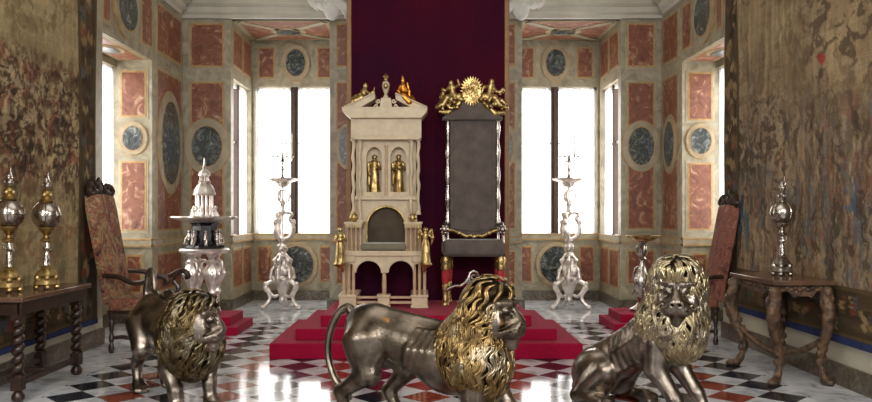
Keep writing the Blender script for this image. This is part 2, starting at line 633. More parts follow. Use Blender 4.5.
struct(MB().bounds((XL - .8, Y0, -.12), (XR + .8, YN + .3, 0)).build('floor', MT['floor'], smooth=0))


def wall_rect(mb, fn, u0, u1, z0, z1, holes, d0, d1):
    us = sorted({u0, u1, *[h[0] for h in holes], *[h[1] for h in holes]})
    zs = sorted({z0, z1, *[h[2] for h in holes], *[h[3] for h in holes]})
    for a, b in zip(us, us[1:]):
        for c, d in zip(zs, zs[1:]):
            mu, mz = (a + b) / 2, (c + d) / 2
            if any(h[0] < mu < h[1] and h[2] < mz < h[3] for h in holes):
                continue
            mb.prism([(a, c), (b, c), (b, d), (a, d)], fn, d0, d1)


fn_back = lambda u, v, d: Vector((u, YB - d, v))
fn_nback = lambda u, v, d: Vector((u, YN - d, v))
fn_left = lambda u, v, d: Vector((XL + d, u, v))
fn_right = lambda u, v, d: Vector((XR - d, u, v))
fn_lrev = lambda u, v, d: Vector((u, LW[1] - d, v))
fn_rrev = lambda u, v, d: Vector((u, RW[1] - d, v))
fn_nl = lambda u, v, d: Vector((NL[0] + d, u, v))
fn_nr = lambda u, v, d: Vector((NR[1] - d, u, v))

SILL, WT = 1.13, 3.80
# back wall with its two window alcoves
wb = MB()
wall_rect(wb, fn_back, XL - .7, XR + .7, 0, ZT, [(NL[0], NL[1], -1, ZC), (NR[0], NR[1], -1, ZC)], 0, -.16)
for (a, b), side in ((NL, -1), (NR, 1)):
    wall_rect(wb, fn_nback, a - .15, b + .15, 0, ZC + .1, [(a + .04, b - .04, SILL, WT)], 0, -.3)
    for x, outer in ((a, side < 0), (b, side > 0)):
        s = -1 if x == a else 1
        fnx = (lambda x, s: (lambda u, v, d: Vector((x + s * d, u, v))))(x, s)
        wall_rect(wb, fnx, YB + .16, YN, 0, ZC + .1, [(YB + .17, YN - .12, SILL, 3.72)] if outer else [], 0, .15)
wall_back = struct(wb.build('wall_back', MT['cream'], smooth=0))

# side walls
def side_wall(name, X, s, win, fn):
    m = MB()
    y0, y1, zt = win
    wall_rect(m, fn, Y0, YB, 0, ZT, [(y0, y1, -1, zt)], 0, -.14)
    for y, t in ((y0, -.14), (y1, .14)):
        m.bounds((X + s * .14, y, 0), (X + s * (REC + .3), y + t, zt + .1))
    m.bounds((X + s * .14, y0, zt), (X + s * (REC + .3), y1, zt + .14))
    m.bounds((X + s * REC, y0, 0), (X + s * (REC + .25), y1, SILL))
    m.bounds((X + s * REC, y0, zt - .1), (X + s * (REC + .25), y1, zt))
    return struct(m.build(name, MT['cream'], smooth=0))


wall_left = side_wall('wall_left', XL, -1, LW, fn_left)
wall_right = side_wall('wall_right', XR, 1, RW, fn_right)


# painted panelling: slot 0 pale stone, 1 gilt line, 2 red scagliola, 3 black marble
PM = [MT['pale'], MT['gilt'], MT['red'], MT['dkmarble']]


def rect(m, fn, u0, u1, z0, z1, d=0.0):
    m.slot(0).prism([(u0 - .03, z0 - .03), (u1 + .03, z0 - .03), (u1 + .03, z1 + .03), (u0 - .03, z1 + .03)], fn, d, d + .008)
    m.slot(1).prism([(u0, z0), (u1, z0), (u1, z1), (u0, z1)], fn, d, d + .014)
    g = min(.024, (u1 - u0) * .2)
    m.slot(2).prism([(u0 + g, z0 + g), (u1 - g, z0 + g), (u1 - g, z1 - g), (u0 + g, z1 - g)], fn, d, d + .018)


def oval(m, fn, u, z, ru, rz, d=0.0, ring=.13):
    E = lambda a, b: [(u + a * cos(2 * pi * i / 32), z + b * sin(2 * pi * i / 32)) for i in range(32)]
    m.slot(1).prism(E(ru + ring, rz + ring), fn, d, d + .024)
    m.slot(0).prism(E(ru + ring - .014, rz + ring - .014), fn, d, d + .030)
    m.slot(1).prism(E(ru + .018, rz + .018), fn, d, d + .036)
    m.slot(3).prism(E(ru, rz), fn, d, d + .042)


def rail(m, fn, u0, u1):
    m.slot(0).prism([(u0, 1.06), (u1, 1.06), (u1, 1.19), (u0, 1.19)], fn, 0, .03)
    for z in (1.075, 1.165):
        m.slot(1).prism([(u0, z), (u1, z), (u1, z + .02), (u0, z + .02)], fn, 0, .04)


def bay(m, fn, u0, u1, ru=.24, rz=.32, zc=2.61, ring=.13):
    """one storey-high bay: two panels over an oval, one under it, one in the dado"""
    uc = (u0 + u1) / 2
    rect(m, fn, u0, u1, 3.87, 4.56)
    rect(m, fn, u0, u1, 2.87, 3.63)
    rect(m, fn, u0, u1, 1.29, 2.36)
    oval(m, fn, uc, zc, ru, rz, .0, ring)
    rect(m, fn, u0, u1, .42, .96)


m = MB()
bay(m, fn_back, -3.71, -3.18)
bay(m, fn_back, 3.23, 3.66, .2, .3, ring=.11)
for u in (-1.40, 1.14):
    bay(m, fn_back, u, u + .32, .1, .3, ring=.06)
for a, b in ((XL, NL[0]), (NL[1], NR[0]), (NR[1], XR)):
    rail(m, fn_back, a, b)
# corner pilaster strips beside the alcoves
for a, b in (NL, NR):
    uc = (a + b) / 2
    rect(m, fn_nback, a + .12, uc - .38, 3.95, 4.5)
    rect(m, fn_nback, uc + .38, b - .12, 3.95, 4.5)
    oval(m, fn_nback, uc, 4.22, .17, .24, 0, .09)
    rect(m, fn_nback, a + .1, uc - .42, .32, .96)
    rect(m, fn_nback, uc + .42, b - .1, .32, .96)
    oval(m, fn_nback, uc + .02, .63, .30, .33, 0, .08)
    rail(m, fn_nback, a, b)
for fn, in ((fn_nl,), (fn_nr,)):
    for y0, y1 in ((YB + .12, YB + .68), (YB + .80, YN - .14)):
        rect(m, fn, y0, y1, 3.92, 4.5)
        rect(m, fn, y0, y1, .34, .96)
    rail(m, fn, YB, YN)
struct(m.build('panelling', PM, wall_back, smooth=0))

# alcove ceilings: red fields divided by pale ribs round a small oval
for i, (a, b) in enumerate((NL, NR)):
    m = MB()
    fn = lambda u, v, d: Vector((u, v, ZC - d))
    m.slot(0).prism([(a, YB), (b, YB), (b, YN), (a, YN)], fn, 0, -.1)
    rect(m, fn, a + .08, b - .08, YB + .1, YN - .1)
    uc, vc = (a + b) / 2, (YB + YN) / 2
    for sx, sy in ((1, 1), (1, -1)):
        p0 = Vector((uc - sx * .68, vc - sy * .63)); p1 = Vector((uc + sx * .68, vc + sy * .63))
        t = (p1 - p0).normalized(); q = Vector((-t.y, t.x)) * .06
        m.slot(0).prism([tuple(p0 + q), tuple(p1 + q), tuple(p1 - q), tuple(p0 - q)], fn, 0, .03)
    oval(m, fn, uc, vc, .20, .16, 0, .1)
    struct(m.build('ceiling_alcove', PM, wall_back, smooth=0))

m = MB()
bay(m, fn_left, LW[1] + .18, YB - .14, .40, .62, 2.60, .16)
uc = (LW[0] + LW[1]) / 2
oval(m, fn_left, uc - .1, 4.18, .30, .28, 0, .12)
rect(m, fn_left, LW[0] + .02, uc - .62, 3.86, 4.54)
rect(m, fn_left, uc + .42, LW[1] - .04, 3.86, 4.54)
rail(m, fn_left, LW[1], YB)
for a, b in ((XL - .44, XL - .08),):
    rect(m, fn_lrev, a, b, 2.90, 3.55)
    rect(m, fn_lrev, a, b, 1.30, 2.28)
    oval(m, fn_lrev, (a + b) / 2, 2.60, .14, .17, 0, .07)
    rect(m, fn_lrev, a + .08, b - .06, .42, .96)
    rail(m, fn_lrev, XL - REC, XL)
fnc = lambda u, v, d: Vector((u, v, LW[2] - d))
rect(m, fnc, XL - .42, XL - .06, LW[0] + .1, LW[1] - .1)
oval(m, fnc, XL - .24, (LW[0] + LW[1]) / 2, .1, .2, 0, .06)
struct(m.build('panelling', PM, wall_left, smooth=0))

m = MB()
bay(m, fn_right, RW[1] + .16, YB - .14, .22, .34, 2.60, .12)
uc = (RW[0] + RW[1]) / 2
oval(m, fn_right, uc - .1, 4.22, .28, .28, 0, .12)
rect(m, fn_right, RW[0] + .04, uc - .56, 3.90, 4.54)
rect(m, fn_right, uc + .38, RW[1] - .04, 3.90, 4.54)
rail(m, fn_right, RW[1], YB)
for a, b in ((XR + .08, XR + .44),):
    rect(m, fn_rrev, a, b, 2.90, 3.6)
    rect(m, fn_rrev, a, b, 1.30, 2.28)
    oval(m, fn_rrev, (a + b) / 2, 2.60, .15, .19, 0, .07)
    rect(m, fn_rrev, a + .06, b - .08, .42, .96)
    rail(m, fn_rrev, XR, XR + REC)
fnc2 = lambda u, v, d: Vector((u, v, RW[2] - d))
rect(m, fnc2, XR + .06, XR + .42, RW[0] + .1, RW[1] - .1)
oval(m, fnc2, XR + .24, (RW[0] + RW[1]) / 2, .1, .2, 0, .06)
struct(m.build('panelling', PM, wall_right, smooth=0))

# baseboards
bh = .175
m = MB()
for a, b in ((XL, NL[0]), (NL[1], NR[0]), (NR[1], XR)):
    m.prism([(a, 0), (b, 0), (b, bh), (a, bh)], fn_back, 0, .04)
for (a, b) in (NL, NR):
    m.prism([(a, 0), (b, 0), (b, bh), (a, bh)], fn_nback, 0, .04)
    m.bounds((a, YB - .03, 0), (a + .04, YN, bh)); m.bounds((b - .04, YB - .03, 0), (b, YN, bh))
struct(m.build('baseboard_back', MT['base'], smooth=0))
for nm, fn, w, rev, X, s in (('baseboard_left', fn_left, LW, fn_lrev, XL, -1), ('baseboard_right', fn_right, RW, fn_rrev, XR, 1)):
    m = MB()
    for a, b in ((Y0, w[0]), (w[1], YB)):
        m.prism([(a, 0), (b, 0), (b, bh + .02), (a, bh + .02)], fn, 0, .04)
    m.bounds((X, w[1] - .04, 0), (X + s * REC, w[1], bh)); m.bounds((X + s * (REC - .04), w[0], 0), (X + s * REC, w[1], bh))
    struct(m.build(nm, MT['base'], smooth=0))

# cornice and coved ceiling
prof = [(0, ZC), (.07, ZC), (.08, ZC + .05), (.13, ZC + .08), (.14, ZC + .16), (.22, ZC + .20), (.26, ZC + .27), (.30, ZC + .28), (.31, ZC + .34), (0, ZC + .34)]
for i, (fn, a, b) in enumerate(((fn_left, Y0, YB - .3), (fn_back, XL, XR), (fn_right, Y0, YB - .3))):
    m = MB()
    fx = (lambda fn: (lambda u, v, d: fn(d, v, u)))(fn)
    m.prism(prof, fx, a, b)
    struct(m.build('trim_%d' % (i + 1), MT['plaster'], smooth=30))
m = MB()
cove = [(.0, ZC + .34), (.22, ZC + .34)] + [(.22 + .8 * (1 - cos(t)), ZC + .34 + .78 * sin(t)) for t in [pi / 2 * i / 8 for i in range(9)]] + [(1.02, ZT + .1), (0, ZT + .1)]
for fn, a, b in ((fn_left, Y0, YB), (fn_back, XL, XR), (fn_right, Y0, YB)):
    m.prism(cove, (lambda fn: (lambda u, v, d: fn(d, v, u)))(fn), a, b)
m.bounds((XL, Y0, ZT), (XR, YB, ZT + .1))
ceil = struct(m.build('ceiling', MT['plaster'], smooth=30))
# stucco figures at the cornice either side of the hanging
def stucco(cx, s, seed):
    r = random.Random(seed)
    S = SDF(.022)
    y = YB - .36
    S.ell((cx, y, 4.72), (.13, .1, .2)).ell((cx - s * .02, y - .05, 4.97), (.085, .09, .1))
    S.cap((cx + s * .08, y - .04, 4.82), (cx + s * .30, y - .05, 4.68), .05, .035)
    S.cap((cx - s * .1, y, 4.82), (cx - s * .34, y - .02, 4.84), .05, .035)
    for i in range(16):
        t = i / 15
        x0 = cx + s * (-.34 + .72 * t)
        z0 = 4.80 - .05 * sin(pi * t)
        z1 = 4.72 - (.30 * max(0, t - .55) / .45) - r.random() * .1
        S.chain([(x0, y - .03 - .04 * (i % 2), z0), (x0 + s * .05, y - .03, (z0 + z1) / 2), (x0 + s * .08, y, z1)], [.026, .03, .012])
    link_mesh('stucco_figure', S.mesh(.01), MT['stucco'], ceil)['kind'] = 'structure'


stucco(-1.42, 1, 3)
stucco(1.5, -1, 4)

# windows
def window(n, fn, u0, u1, z0, z1, mull=None, dframe=-.1, post=.13, proud=.085):
    """frame in the opening, glass behind, optional brown centre post in front"""
    m = MB()
    w = .06
    for a, b, c, d in ((u0, u0 + w, z0, z1), (u1 - w, u1, z0, z1), (u0, u1, z0, z0 + w), (u0, u1, z1 - w, z1)):
        m.slot(0).prism([(a, c), (b, c), (b, d), (a, d)], fn, dframe, dframe - .07)
    if mull is not None:
        m.slot(1).prism([(mull - post / 2, z0), (mull + post / 2, z0), (mull + post / 2, z1), (mull - post / 2, z1)], fn, dframe + proud - .025, dframe - .07)
        m.slot(1).prism([(mull - .02, z0), (mull + .02, z0), (mull + .02, z1), (mull - .02, z1)], fn, dframe + proud, dframe)
    for z in (z0 + (z1 - z0) * .62,):
        m.slot(0).prism([(u0, z), (u1, z), (u1, z + .035), (u0, z + .035)], fn, dframe - .03, dframe - .07)
    wo = struct(m.build('window_%d' % n, [MT['winwhite'], MT['winframe']], smooth=0))
    p = MB().prism([(u0, z0), (u1, z0), (u1, z1), (u0, z1)], fn, dframe - .075, dframe - .09)
    struct(p.build('window_pane', MT['glow'], wo, smooth=0))
    return wo


fnw_l = lambda u, v, d: Vector((XL - REC + d, u, v))
fnw_r = lambda u, v, d: Vector((XR + REC - d, u, v))
window(1, fnw_l, LW[0], LW[1], SILL, LW[2] - .1, (LW[0] + LW[1]) / 2, -.08, .1)
window(2, fn_nback, NL[0] + .04, NL[1] - .04, SILL, WT, -2.32)
window(3, fn_nl, YB + .17, YN - .12, SILL, 3.72, YB + .84, -.1, .05, .03)
window(4, fn_nback, NR[0] + .04, NR[1] - .04, SILL, WT, 2.34)
window(5, fn_nr, YB + .17, YN - .12, SILL, 3.72, YB + .84, -.1, .05, .03)
window(6, fnw_r, RW[0], RW[1], SILL, RW[2] - .1, (RW[0] + RW[1]) / 2, -.08, .1)


def sheer(fn, u0, u1, z0, z1, d, label, folds=7):
    nu, nz = folds * 8, 14
    vs, fs = [], []
    for j in range(nz + 1):
        for i in range(nu + 1):
            t, s = i / nu, j / nz
            amp = .012 + .010 * (1 - s)
            z = z0 + (z1 - z0) * s
            if j == 0:
                z += .012 * cos(folds * 2 * pi * t)
            vs.append(fn(u0 + (u1 - u0) * t, z, d + amp * sin(folds * 2 * pi * t + .6 * sin(3 * s))))
    for j in range(nz):
        for i in range(nu):
            a = j * (nu + 1) + i
            fs.append((a, a + 1, a + nu + 2, a + nu + 1))
    o = MB().add(vs, fs).build('sheer_curtain', MT['sheer'], None, smooth=180)
    tag(o, label, 'curtain', 'sheer white curtains at the windows')


sheer(fn_nback, NL[0] + .06, -2.40, SILL + .02, WT - .02, -.05, 'white sheer curtain in the left alcove, left of the brown window post')
sheer(fn_nback, -2.24, NL[1] - .05, SILL + .02, WT - .02, -.05, 'white sheer curtain in the left alcove, right of the brown window post')
sheer(fn_nback, NR[0] + .05, 2.26, SILL + .02, WT - .02, -.05, 'white sheer curtain in the right alcove, left of the brown window post')
sheer(fn_nback, 2.42, NR[1] - .06, SILL + .02, WT - .02, -.05, 'white sheer curtain in the right alcove, right of the brown window post')
sheer(fn_nl, YB + .93, YN - .14, SILL + .02, 3.70, -.06, 'narrow sheer curtain on the side window of the left alcove', 4)
sheer(fn_nr, YB + .93, YN - .14, SILL + .02, 3.70, -.06, 'narrow sheer curtain on the side window of the right alcove', 4)
sheer(fnw_l, LW[1] - .75, LW[1] - .06, SILL + .02, LW[2] - .12, -.02, 'white sheer curtain at the left wall window above the armchair', 5)
sheer(fnw_r, RW[1] - .75, RW[1] - .06, SILL + .02, RW[2] - .12, -.02, 'white sheer curtain at the right wall window above the armchair', 5)

# ---------------------------------------------------------------- tapestries
def vnoise(nu, nv, su, sv, seed, oct=4):
    r = np.random.default_rng(seed)
    out = np.zeros((nu, nv)); amp = 1.0; tot = 0
    for o in range(oct):
        gu, gv = int(su * 2 ** o) + 2, int(sv * 2 ** o) + 2
        g = r.random((gu + 1, gv + 1))
        x = np.linspace(0, gu - 1e-6, nu); y = np.linspace(0, gv - 1e-6, nv)
        xi, yi = x.astype(int), y.astype(int); fx = x - xi; fy = y - yi
        fx = (fx * fx * (3 - 2 * fx))[:, None]; fy = (fy * fy * (3 - 2 * fy))[None]
        a = g[xi][:, yi]; b = g[xi + 1][:, yi]; c = g[xi][:, yi + 1]; d = g[xi + 1][:, yi + 1]
        out += amp * ((a * (1 - fx) + b * fx) * (1 - fy) + (c * (1 - fx) + d * fx) * fy); tot += amp
        amp *= .55
    return out / tot


class Canvas:
    def __init__(self, u0, u1, z0, z1, st, base, seed):
        self.nu, self.nz = int((u1 - u0) / st) + 1, int((z1 - z0) / st) + 1
        self.u = np.linspace(u0, u1, self.nu); self.z = np.linspace(z0, z1, self.nz)
        self.U, self.Z = np.meshgrid(self.u, self.z, indexing='ij')
        self.wu = (vnoise(self.nu, self.nz, 14, 14, seed) - .5) * .16
        self.wz = (vnoise(self.nu, self.nz, 14, 14, seed + 1) - .5) * .16
        n = vnoise(self.nu, self.nz, 7, 7, seed + 2, 5)
        self.c = np.array(base, float)[None, None] * (0.72 + .56 * n)[..., None]

    def blob(self, u, z, ru, rz, c, rot=0.0, a=1.0, soft=.25):
        x = self.U + self.wu - u; y = self.Z + self.wz - z
        xr = x * cos(rot) + y * sin(rot); yr = -x * sin(rot) + y * cos(rot)
        d = np.sqrt((xr / ru) ** 2 + (yr / rz) ** 2)
        k = np.clip((1 - d) / soft, 0, 1)[..., None] * a
        self.c = self.c * (1 - k) + np.array(c, float) * k

    def mott(self, seed, su, sz, thr, wid, c, amt=1.0, mask=None, warp=18):
        n = vnoise(self.nu, self.nz, su, sz, seed, 4)
        a = (vnoise(self.nu, self.nz, 16, 16, seed + 500, 3) - .5) * 2 * warp; b = (vnoise(self.nu, self.nz, 16, 16, seed + 900, 3) - .5) * 2 * warp
        I, J = np.meshgrid(np.arange(self.nu), np.arange(self.nz), indexing='ij')
        n = n[np.clip(I + a, 0, self.nu - 1).astype(int), np.clip(J + b, 0, self.nz - 1).astype(int)]
        k = np.clip((n - thr) / wid, 0, 1); k = k * k * (3 - 2 * k) * amt
        if mask is not None:
            k = k * mask
        self.c = self.c * (1 - k[..., None]) + np.array(c, float) * k[..., None]

    def streak(self, seed, su, sz, amt, mask=None):
        n = (vnoise(self.nu, self.nz, su, sz, seed, 3) - .5) * amt
        if mask is not None:
            n = n * mask
        self.c *= (1 + n)[..., None]

    def mesh(self, fn, d, name, parent, wav=.012):
        vs = []
        for i in range(self.nu):
            for j in range(self.nz):
                vs.append(fn(self.u[i], self.z[j], d + wav * sin(self.u[i] * 5.1) * cos(self.z[j] * 1.3)))
        fs = []
        nz = self.nz
        for i in range(self.nu - 1):
            for j in range(nz - 1):
                a = i * nz + j
                fs.append((a, a + nz, a + nz + 1, a + 1))
        off = Vector(parent.location)
        me = bpy.data.meshes.new(name)
        me.from_pydata([tuple(v - off) for v in vs], [], fs)
        at = me.color_attributes.new('Col', 'FLOAT_COLOR', 'POINT')
        s = np.clip(self.c, 0, 255) / 255
        lin = np.where(s <= .04045, s / 12.92, ((s + .055) / 1.055) ** 2.4)
        full = np.concatenate([lin.reshape(-1, 3), np.ones((lin.shape[0] * lin.shape[1], 1))], 1)
        at.data.foreach_set('color', full.astype(np.float32).ravel())
        me.polygons.foreach_set('use_smooth', [True] * len(fs))
        return link_mesh(name, me, MT['tap'])


def put(o, parent):
    o.parent = parent
    return o


def border_cloth(u0, u1, z0, z1, seed, vertical):
    cv = Canvas(u0, u1, z0, z1, .014, (74, 60, 44), seed)
    r = random.Random(seed)
    L = (z1 - z0) if vertical else (u1 - u0)
    nn = int(L / .055)
    for i in range(nn):
        t = i / nn * L + r.random() * .05
        w = (u1 - u0) if vertical else (z1 - z0)
        q = w * (.2 + .6 * r.random())
        u, z = (u0 + q, z0 + t) if vertical else (u0 + t, z0 + q)
        c = r.choice([(120, 62, 48), (134, 112, 76), (70, 76, 62), (84, 84, 90), (150, 128, 92), (58, 46, 34), (110, 84, 56), (46, 40, 34)])
        cv.blob(u, z, .03 + .05 * r.random(), .03 + .07 * r.random(), c, r.random() * 3, .85)
    e = .03
    edge = ((cv.U - u0 < e) | (u1 - cv.U < e)) if vertical else ((cv.Z - z0 < e) | (z1 - cv.Z < e))
    cv.c[edge] = np.array((112, 92, 62)) * .8
    return cv


# left tapestry
TY0, TY1 = 4.2, F / 86.5
t = thing('wall_tapestry', 'faded tan tapestry of a cavalry battle hung on the wall behind the twisted-leg table', 'tapestry', (XL + .04, 6.6, .28), world=True)
cv = Canvas(TY0, TY1 - .46, .76, 4.58, .0135, (150, 132, 98), 11)
r = random.Random(5)
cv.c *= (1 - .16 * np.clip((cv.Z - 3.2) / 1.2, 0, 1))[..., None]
SS = lambda x, a, b: np.clip((x - a) / (b - a), 0, 1) ** 2 * (3 - 2 * np.clip((x - a) / (b - a), 0, 1))
sky = SS(cv.Z, 3.0, 3.3); war = SS(cv.Z, 1.75, 2.0) * (1 - SS(cv.Z, 2.9, 3.25)); gnd = 1 - SS(cv.Z, 1.7, 2.0)
for i in range(70):       # slanting foliage strokes in the sky
    cv.blob(TY0 + r.random() * 4.4, 3.45 + r.random() * 1.0, .02 + .02 * r.random(), .14 + .2 * r.random(), r.choice([(158, 142, 106), (118, 102, 74), (150, 134, 100), (112, 96, 70)]), -.45 - .3 * r.random(), .6, .8)
cv.mott(101, 26, 22, .54, .06, (104, 88, 62), .55, sky); cv.mott(102, 34, 30, .57, .05, (164, 148, 114), .5, sky)
for row, (z, dk) in enumerate(((2.95, .5), (2.66, .7), (2.36, .8), (2.06, .8), (1.80, .6))):
    y = TY0 + r.random() * .2
    while y < TY1 - .5:
        br = r.choice([(84, 64, 46), (100, 78, 56), (72, 56, 42), (128, 108, 80), (90, 76, 62)])
        b2 = r.choice([(148, 130, 100), (112, 76, 58), (98, 94, 86), (156, 140, 112), (82, 64, 48)])
        cv.blob(y, z, .17, .085, (64, 50, 38), .1 * (r.random() - .5), .8 * dk)
        cv.blob(y, z + .01, .15, .07, br, .1 * (r.random() - .5), dk)                  # horse body
        cv.blob(y + .15, z + .10, .045, .10, br, -.5, dk)                              # neck
        cv.blob(y + .21, z + .17, .06, .03, br, -.5, dk)                               # head
        for q in (-.11, -.05, .07, .13):
            cv.blob(y + q, z - .14, .022, .10, br, .5 * (r.random() - .5), dk)
        cv.blob(y - .02, z + .15, .05, .10, b2, .3 * (r.random() - .5), dk)            # rider
        cv.blob(y - .01, z + .27, .03, .035, (136, 110, 84), 0, dk)
        cv.blob(y - .05, z - .2, .16, .025, (158, 140, 108), 0, .5)
        y += .30 + .16 * r.random()
cv.mott(111, 46, 40, .53, .05, (66, 50, 36), .75, war); cv.mott(112, 50, 44, .56, .05, (160, 142, 112), .7, war); cv.mott(113, 40, 40, .60, .04, (118, 66, 50), .6, war); cv.mott(114, 60, 50, .58, .04, (52, 42, 34), .7, war)
cv.mott(121, 22, 30, .53, .06, (116, 98, 72), .6, gnd); cv.mott(122, 26, 34, .57, .06, (166, 148, 116), .6, gnd); cv.mott(123, 22, 22, .62, .05, (128, 84, 66), .5, gnd)
cv.streak(21, 90, 5, .22)
cv.streak(22, 6, 120, .14)
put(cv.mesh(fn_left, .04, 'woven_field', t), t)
put(border_cloth(TY1 - .46, TY1, .33, 4.58, 31, True).mesh(fn_left, .045, 'side_border', t), t)
put(border_cloth(TY0, TY1 - .46, .33, .76, 32, False).mesh(fn_left, .045, 'bottom_border', t), t)
m = MB(); m.prism([(TY0, .28), (TY1, .28), (TY1, .335), (TY0, .335)], fn_left, .01, .06)
m.build('selvage', MT['bluesel'], t, smooth=0)

# right tapestry
TY0, TY1 = 4.2, 9.45
t = thing('wall_tapestry', 'dim brown tapestry of tall draped figures hung on the wall behind the carved table', 'tapestry', (XR - .04, 6.6, .39), world=True)
cv = Canvas(TY0, TY1 - .38, .90, 4.14, .0145, (138, 118, 90), 51)
r = random.Random(9)
def draped(y, z0, z1, w, tone):
    zc = (z0 + z1) / 2; hh = (z1 - z0) / 2
    cv.blob(y, zc, w, hh, (92, 78, 62), 0, .55, .6)
    for q in range(13):
        uu = y + w * (r.random() * 1.7 - .85)
        cv.blob(uu, zc - hh * .2 + hh * .6 * (r.random() - .5), w * (.07 + .09 * r.random()), hh * (.3 + .4 * r.random()), r.choice(tone), .22 * (r.random() - .5), .85)
    cv.blob(y, z1 + .02, .055, .075, (134, 108, 84), 0, .7)
    cv.blob(y + .01, z1 + .08, .06, .035, (84, 66, 52), 0, .7)
    cv.blob(y + w * .8, z1 - hh * .5, .2, .035, r.choice(tone), .7, .9)
tones = [(136, 116, 92), (104, 94, 84), (84, 72, 62), (124, 92, 76), (158, 142, 116), (112, 104, 94), (96, 98, 100)]
for y, z0, z1, w in ((8.75, 1.1, 2.35, .15), (8.45, 1.2, 2.55, .17), (8.1, 1.0, 2.3, .16), (7.75, 1.1, 2.0, .15), (7.35, .95, 2.3, .17), (7.05, .9, 2.75, .19), (6.72, .9, 2.55, .19), (6.4, .9, 2.7, .2), (6.05, .9, 2.6, .2), (5.7, .9, 2.7, .22), (5.3, .9, 2.5, .22), (4.85, .9, 2.7, .24), (4.4, .9, 2.6, .22)):
    draped(y, z0, z1, w, tones)
lowr = 1 - SS(cv.Z, 2.35, 2.95); topr = 1 - lowr; near = 1 - SS(cv.U, 7.2, 7.8)
cv.mott(211, 80, 6, .53, .06, (84, 70, 56), .6, lowr, 9); cv.mott(212, 90, 7, .56, .06, (156, 138, 110), .5, lowr, 9); cv.mott(213, 90, 10, .61, .04, (122, 84, 68), .55, lowr, 14); cv.mott(214, 120, 10, .60, .04, (92, 98, 106), .5, lowr, 14); cv.mott(215, 90, 9, .59, .05, (66, 54, 44), .6, lowr, 12)
cv.mott(221, 30, 18, .55, .06, (104, 88, 66), .55, topr); cv.mott(222, 36, 20, .58, .05, (156, 138, 108), .5, topr); cv.mott(223, 40, 26, .57, .05, (78, 66, 52), .7, topr * near)
grp = SS(cv.U, 7.75, 7.95) * SS(cv.Z, 1.9, 2.1) * (1 - SS(cv.Z, 2.7, 3.0))
cv.mott(231, 50, 34, .50, .05, (76, 64, 52), .75, grp); cv.mott(232, 60, 34, .57, .05, (152, 134, 108), .7, grp)
for y in (8.75, 8.3, 8.15, 7.95):        # columns
    cv.blob(y, 3.45, .035, .75, (156, 138, 106), 0, .45, .6); cv.blob(y + .06, 3.4, .025, .7, (96, 80, 60), 0, .45, .6)
cv.blob(7.12, 2.96, .085, .07, (150, 62, 56), .3, .95); cv.blob(7.14, 2.82, .06, .06, (70, 56, 46), 0, .7)
cv.blob(6.62, 1.68, .025, .22, (72, 92, 116), 0, .9); cv.blob(6.7, 1.58, .12, .03, (80, 96, 116), .1, .7)
cv.blob(8.98, 1.5, .05, .34, (62, 82, 96), .1, .95); cv.blob(8.84, 1.36, .07, .26, (78, 94, 100), -.15, .8)
cv.streak(61, 120, 5, .30)
cv.streak(62, 6, 110, .12)
put(cv.mesh(fn_right, .05, 'woven_field', t, .018), t)
put(border_cloth(TY1 - .38, TY1, .45, 4.58, 41, True).mesh(fn_right, .055, 'side_border', t), t)
put(border_cloth(TY0, TY1 - .38, .45, .90, 42, False).mesh(fn_right, .055, 'bottom_border', t), t)
put(border_cloth(TY0, TY1 - .38, 4.14, 4.58, 43, False).mesh(fn_right, .055, 'top_border', t), t)
m = MB(); m.prism([(TY0, .39), (TY1, .39), (TY1, .455), (TY0, .455)], fn_right, .01, .07)
m.build('selvage', MT['bluesel'], t, smooth=0)
# plain plaster strip of wall below the hangings
for fn, a, b, zt, nm in ((fn_left, Y0, LW[0], .30, 'trim_4'), (fn_right, Y0, RW[0], .41, 'trim_5')):
    struct(MB().prism([(a, bh + .02), (b, bh + .02), (b, zt), (a, zt)], fn, 0, .012).build(nm, MT['wallp'], smooth=0))
for fn, a, b, nm in ((fn_left, F / 86.5 + .03, LW[0], 'trim_6'),):
    struct(MB().prism([(a, .3), (b, .3), (b, ZC), (a, ZC)], fn, 0, .012).build(nm, MT['pale'], smooth=0))
# ================================================================ DAIS, PODIUMS, HANGING
DB = F / 76.9
t = thing('stepped_dais', 'broad three-step platform in crimson carpet under the two thrones', 'platform', (.02, 9.2, 0), world=True)
for (x0, x1, yf, z0, z1) in ((-1.64, 1.683, F / 94.5, 0, .168), (-1.397, 1.443, F / 92.2, .168, .292), (-1.148, 1.19, F / 90.4, .292, .416)):
    MB().bounds((x0, yf, z0), (x1, DB, z1)).build('step', MT['carpet'], t, smooth=0, bevel=.012)


def podium(cx, cy, hw, hd, label):
    t = thing('small_podium', label, 'platform', (cx, cy, 0), world=True)
    MB().bounds((cx - hw, cy - hd, 0), (cx + hw, cy + hd, .11)).build('step', MT['carpet'], t, smooth=0, bevel=.01)
    MB().bounds((cx - hw + .11, cy - hd + .11, .11), (cx + hw - .11, cy + hd - .11, .22)).build('step', MT['carpet'], t, smooth=0, bevel=.01)


podium(-2.90, 10.1, .54, .46, 'small two-step red carpeted podium under the black and silver centrepiece table')
podium(3.02, 10.4, .54, .46, 'small two-step red carpeted podium under the silver stand behind the sitting lion')

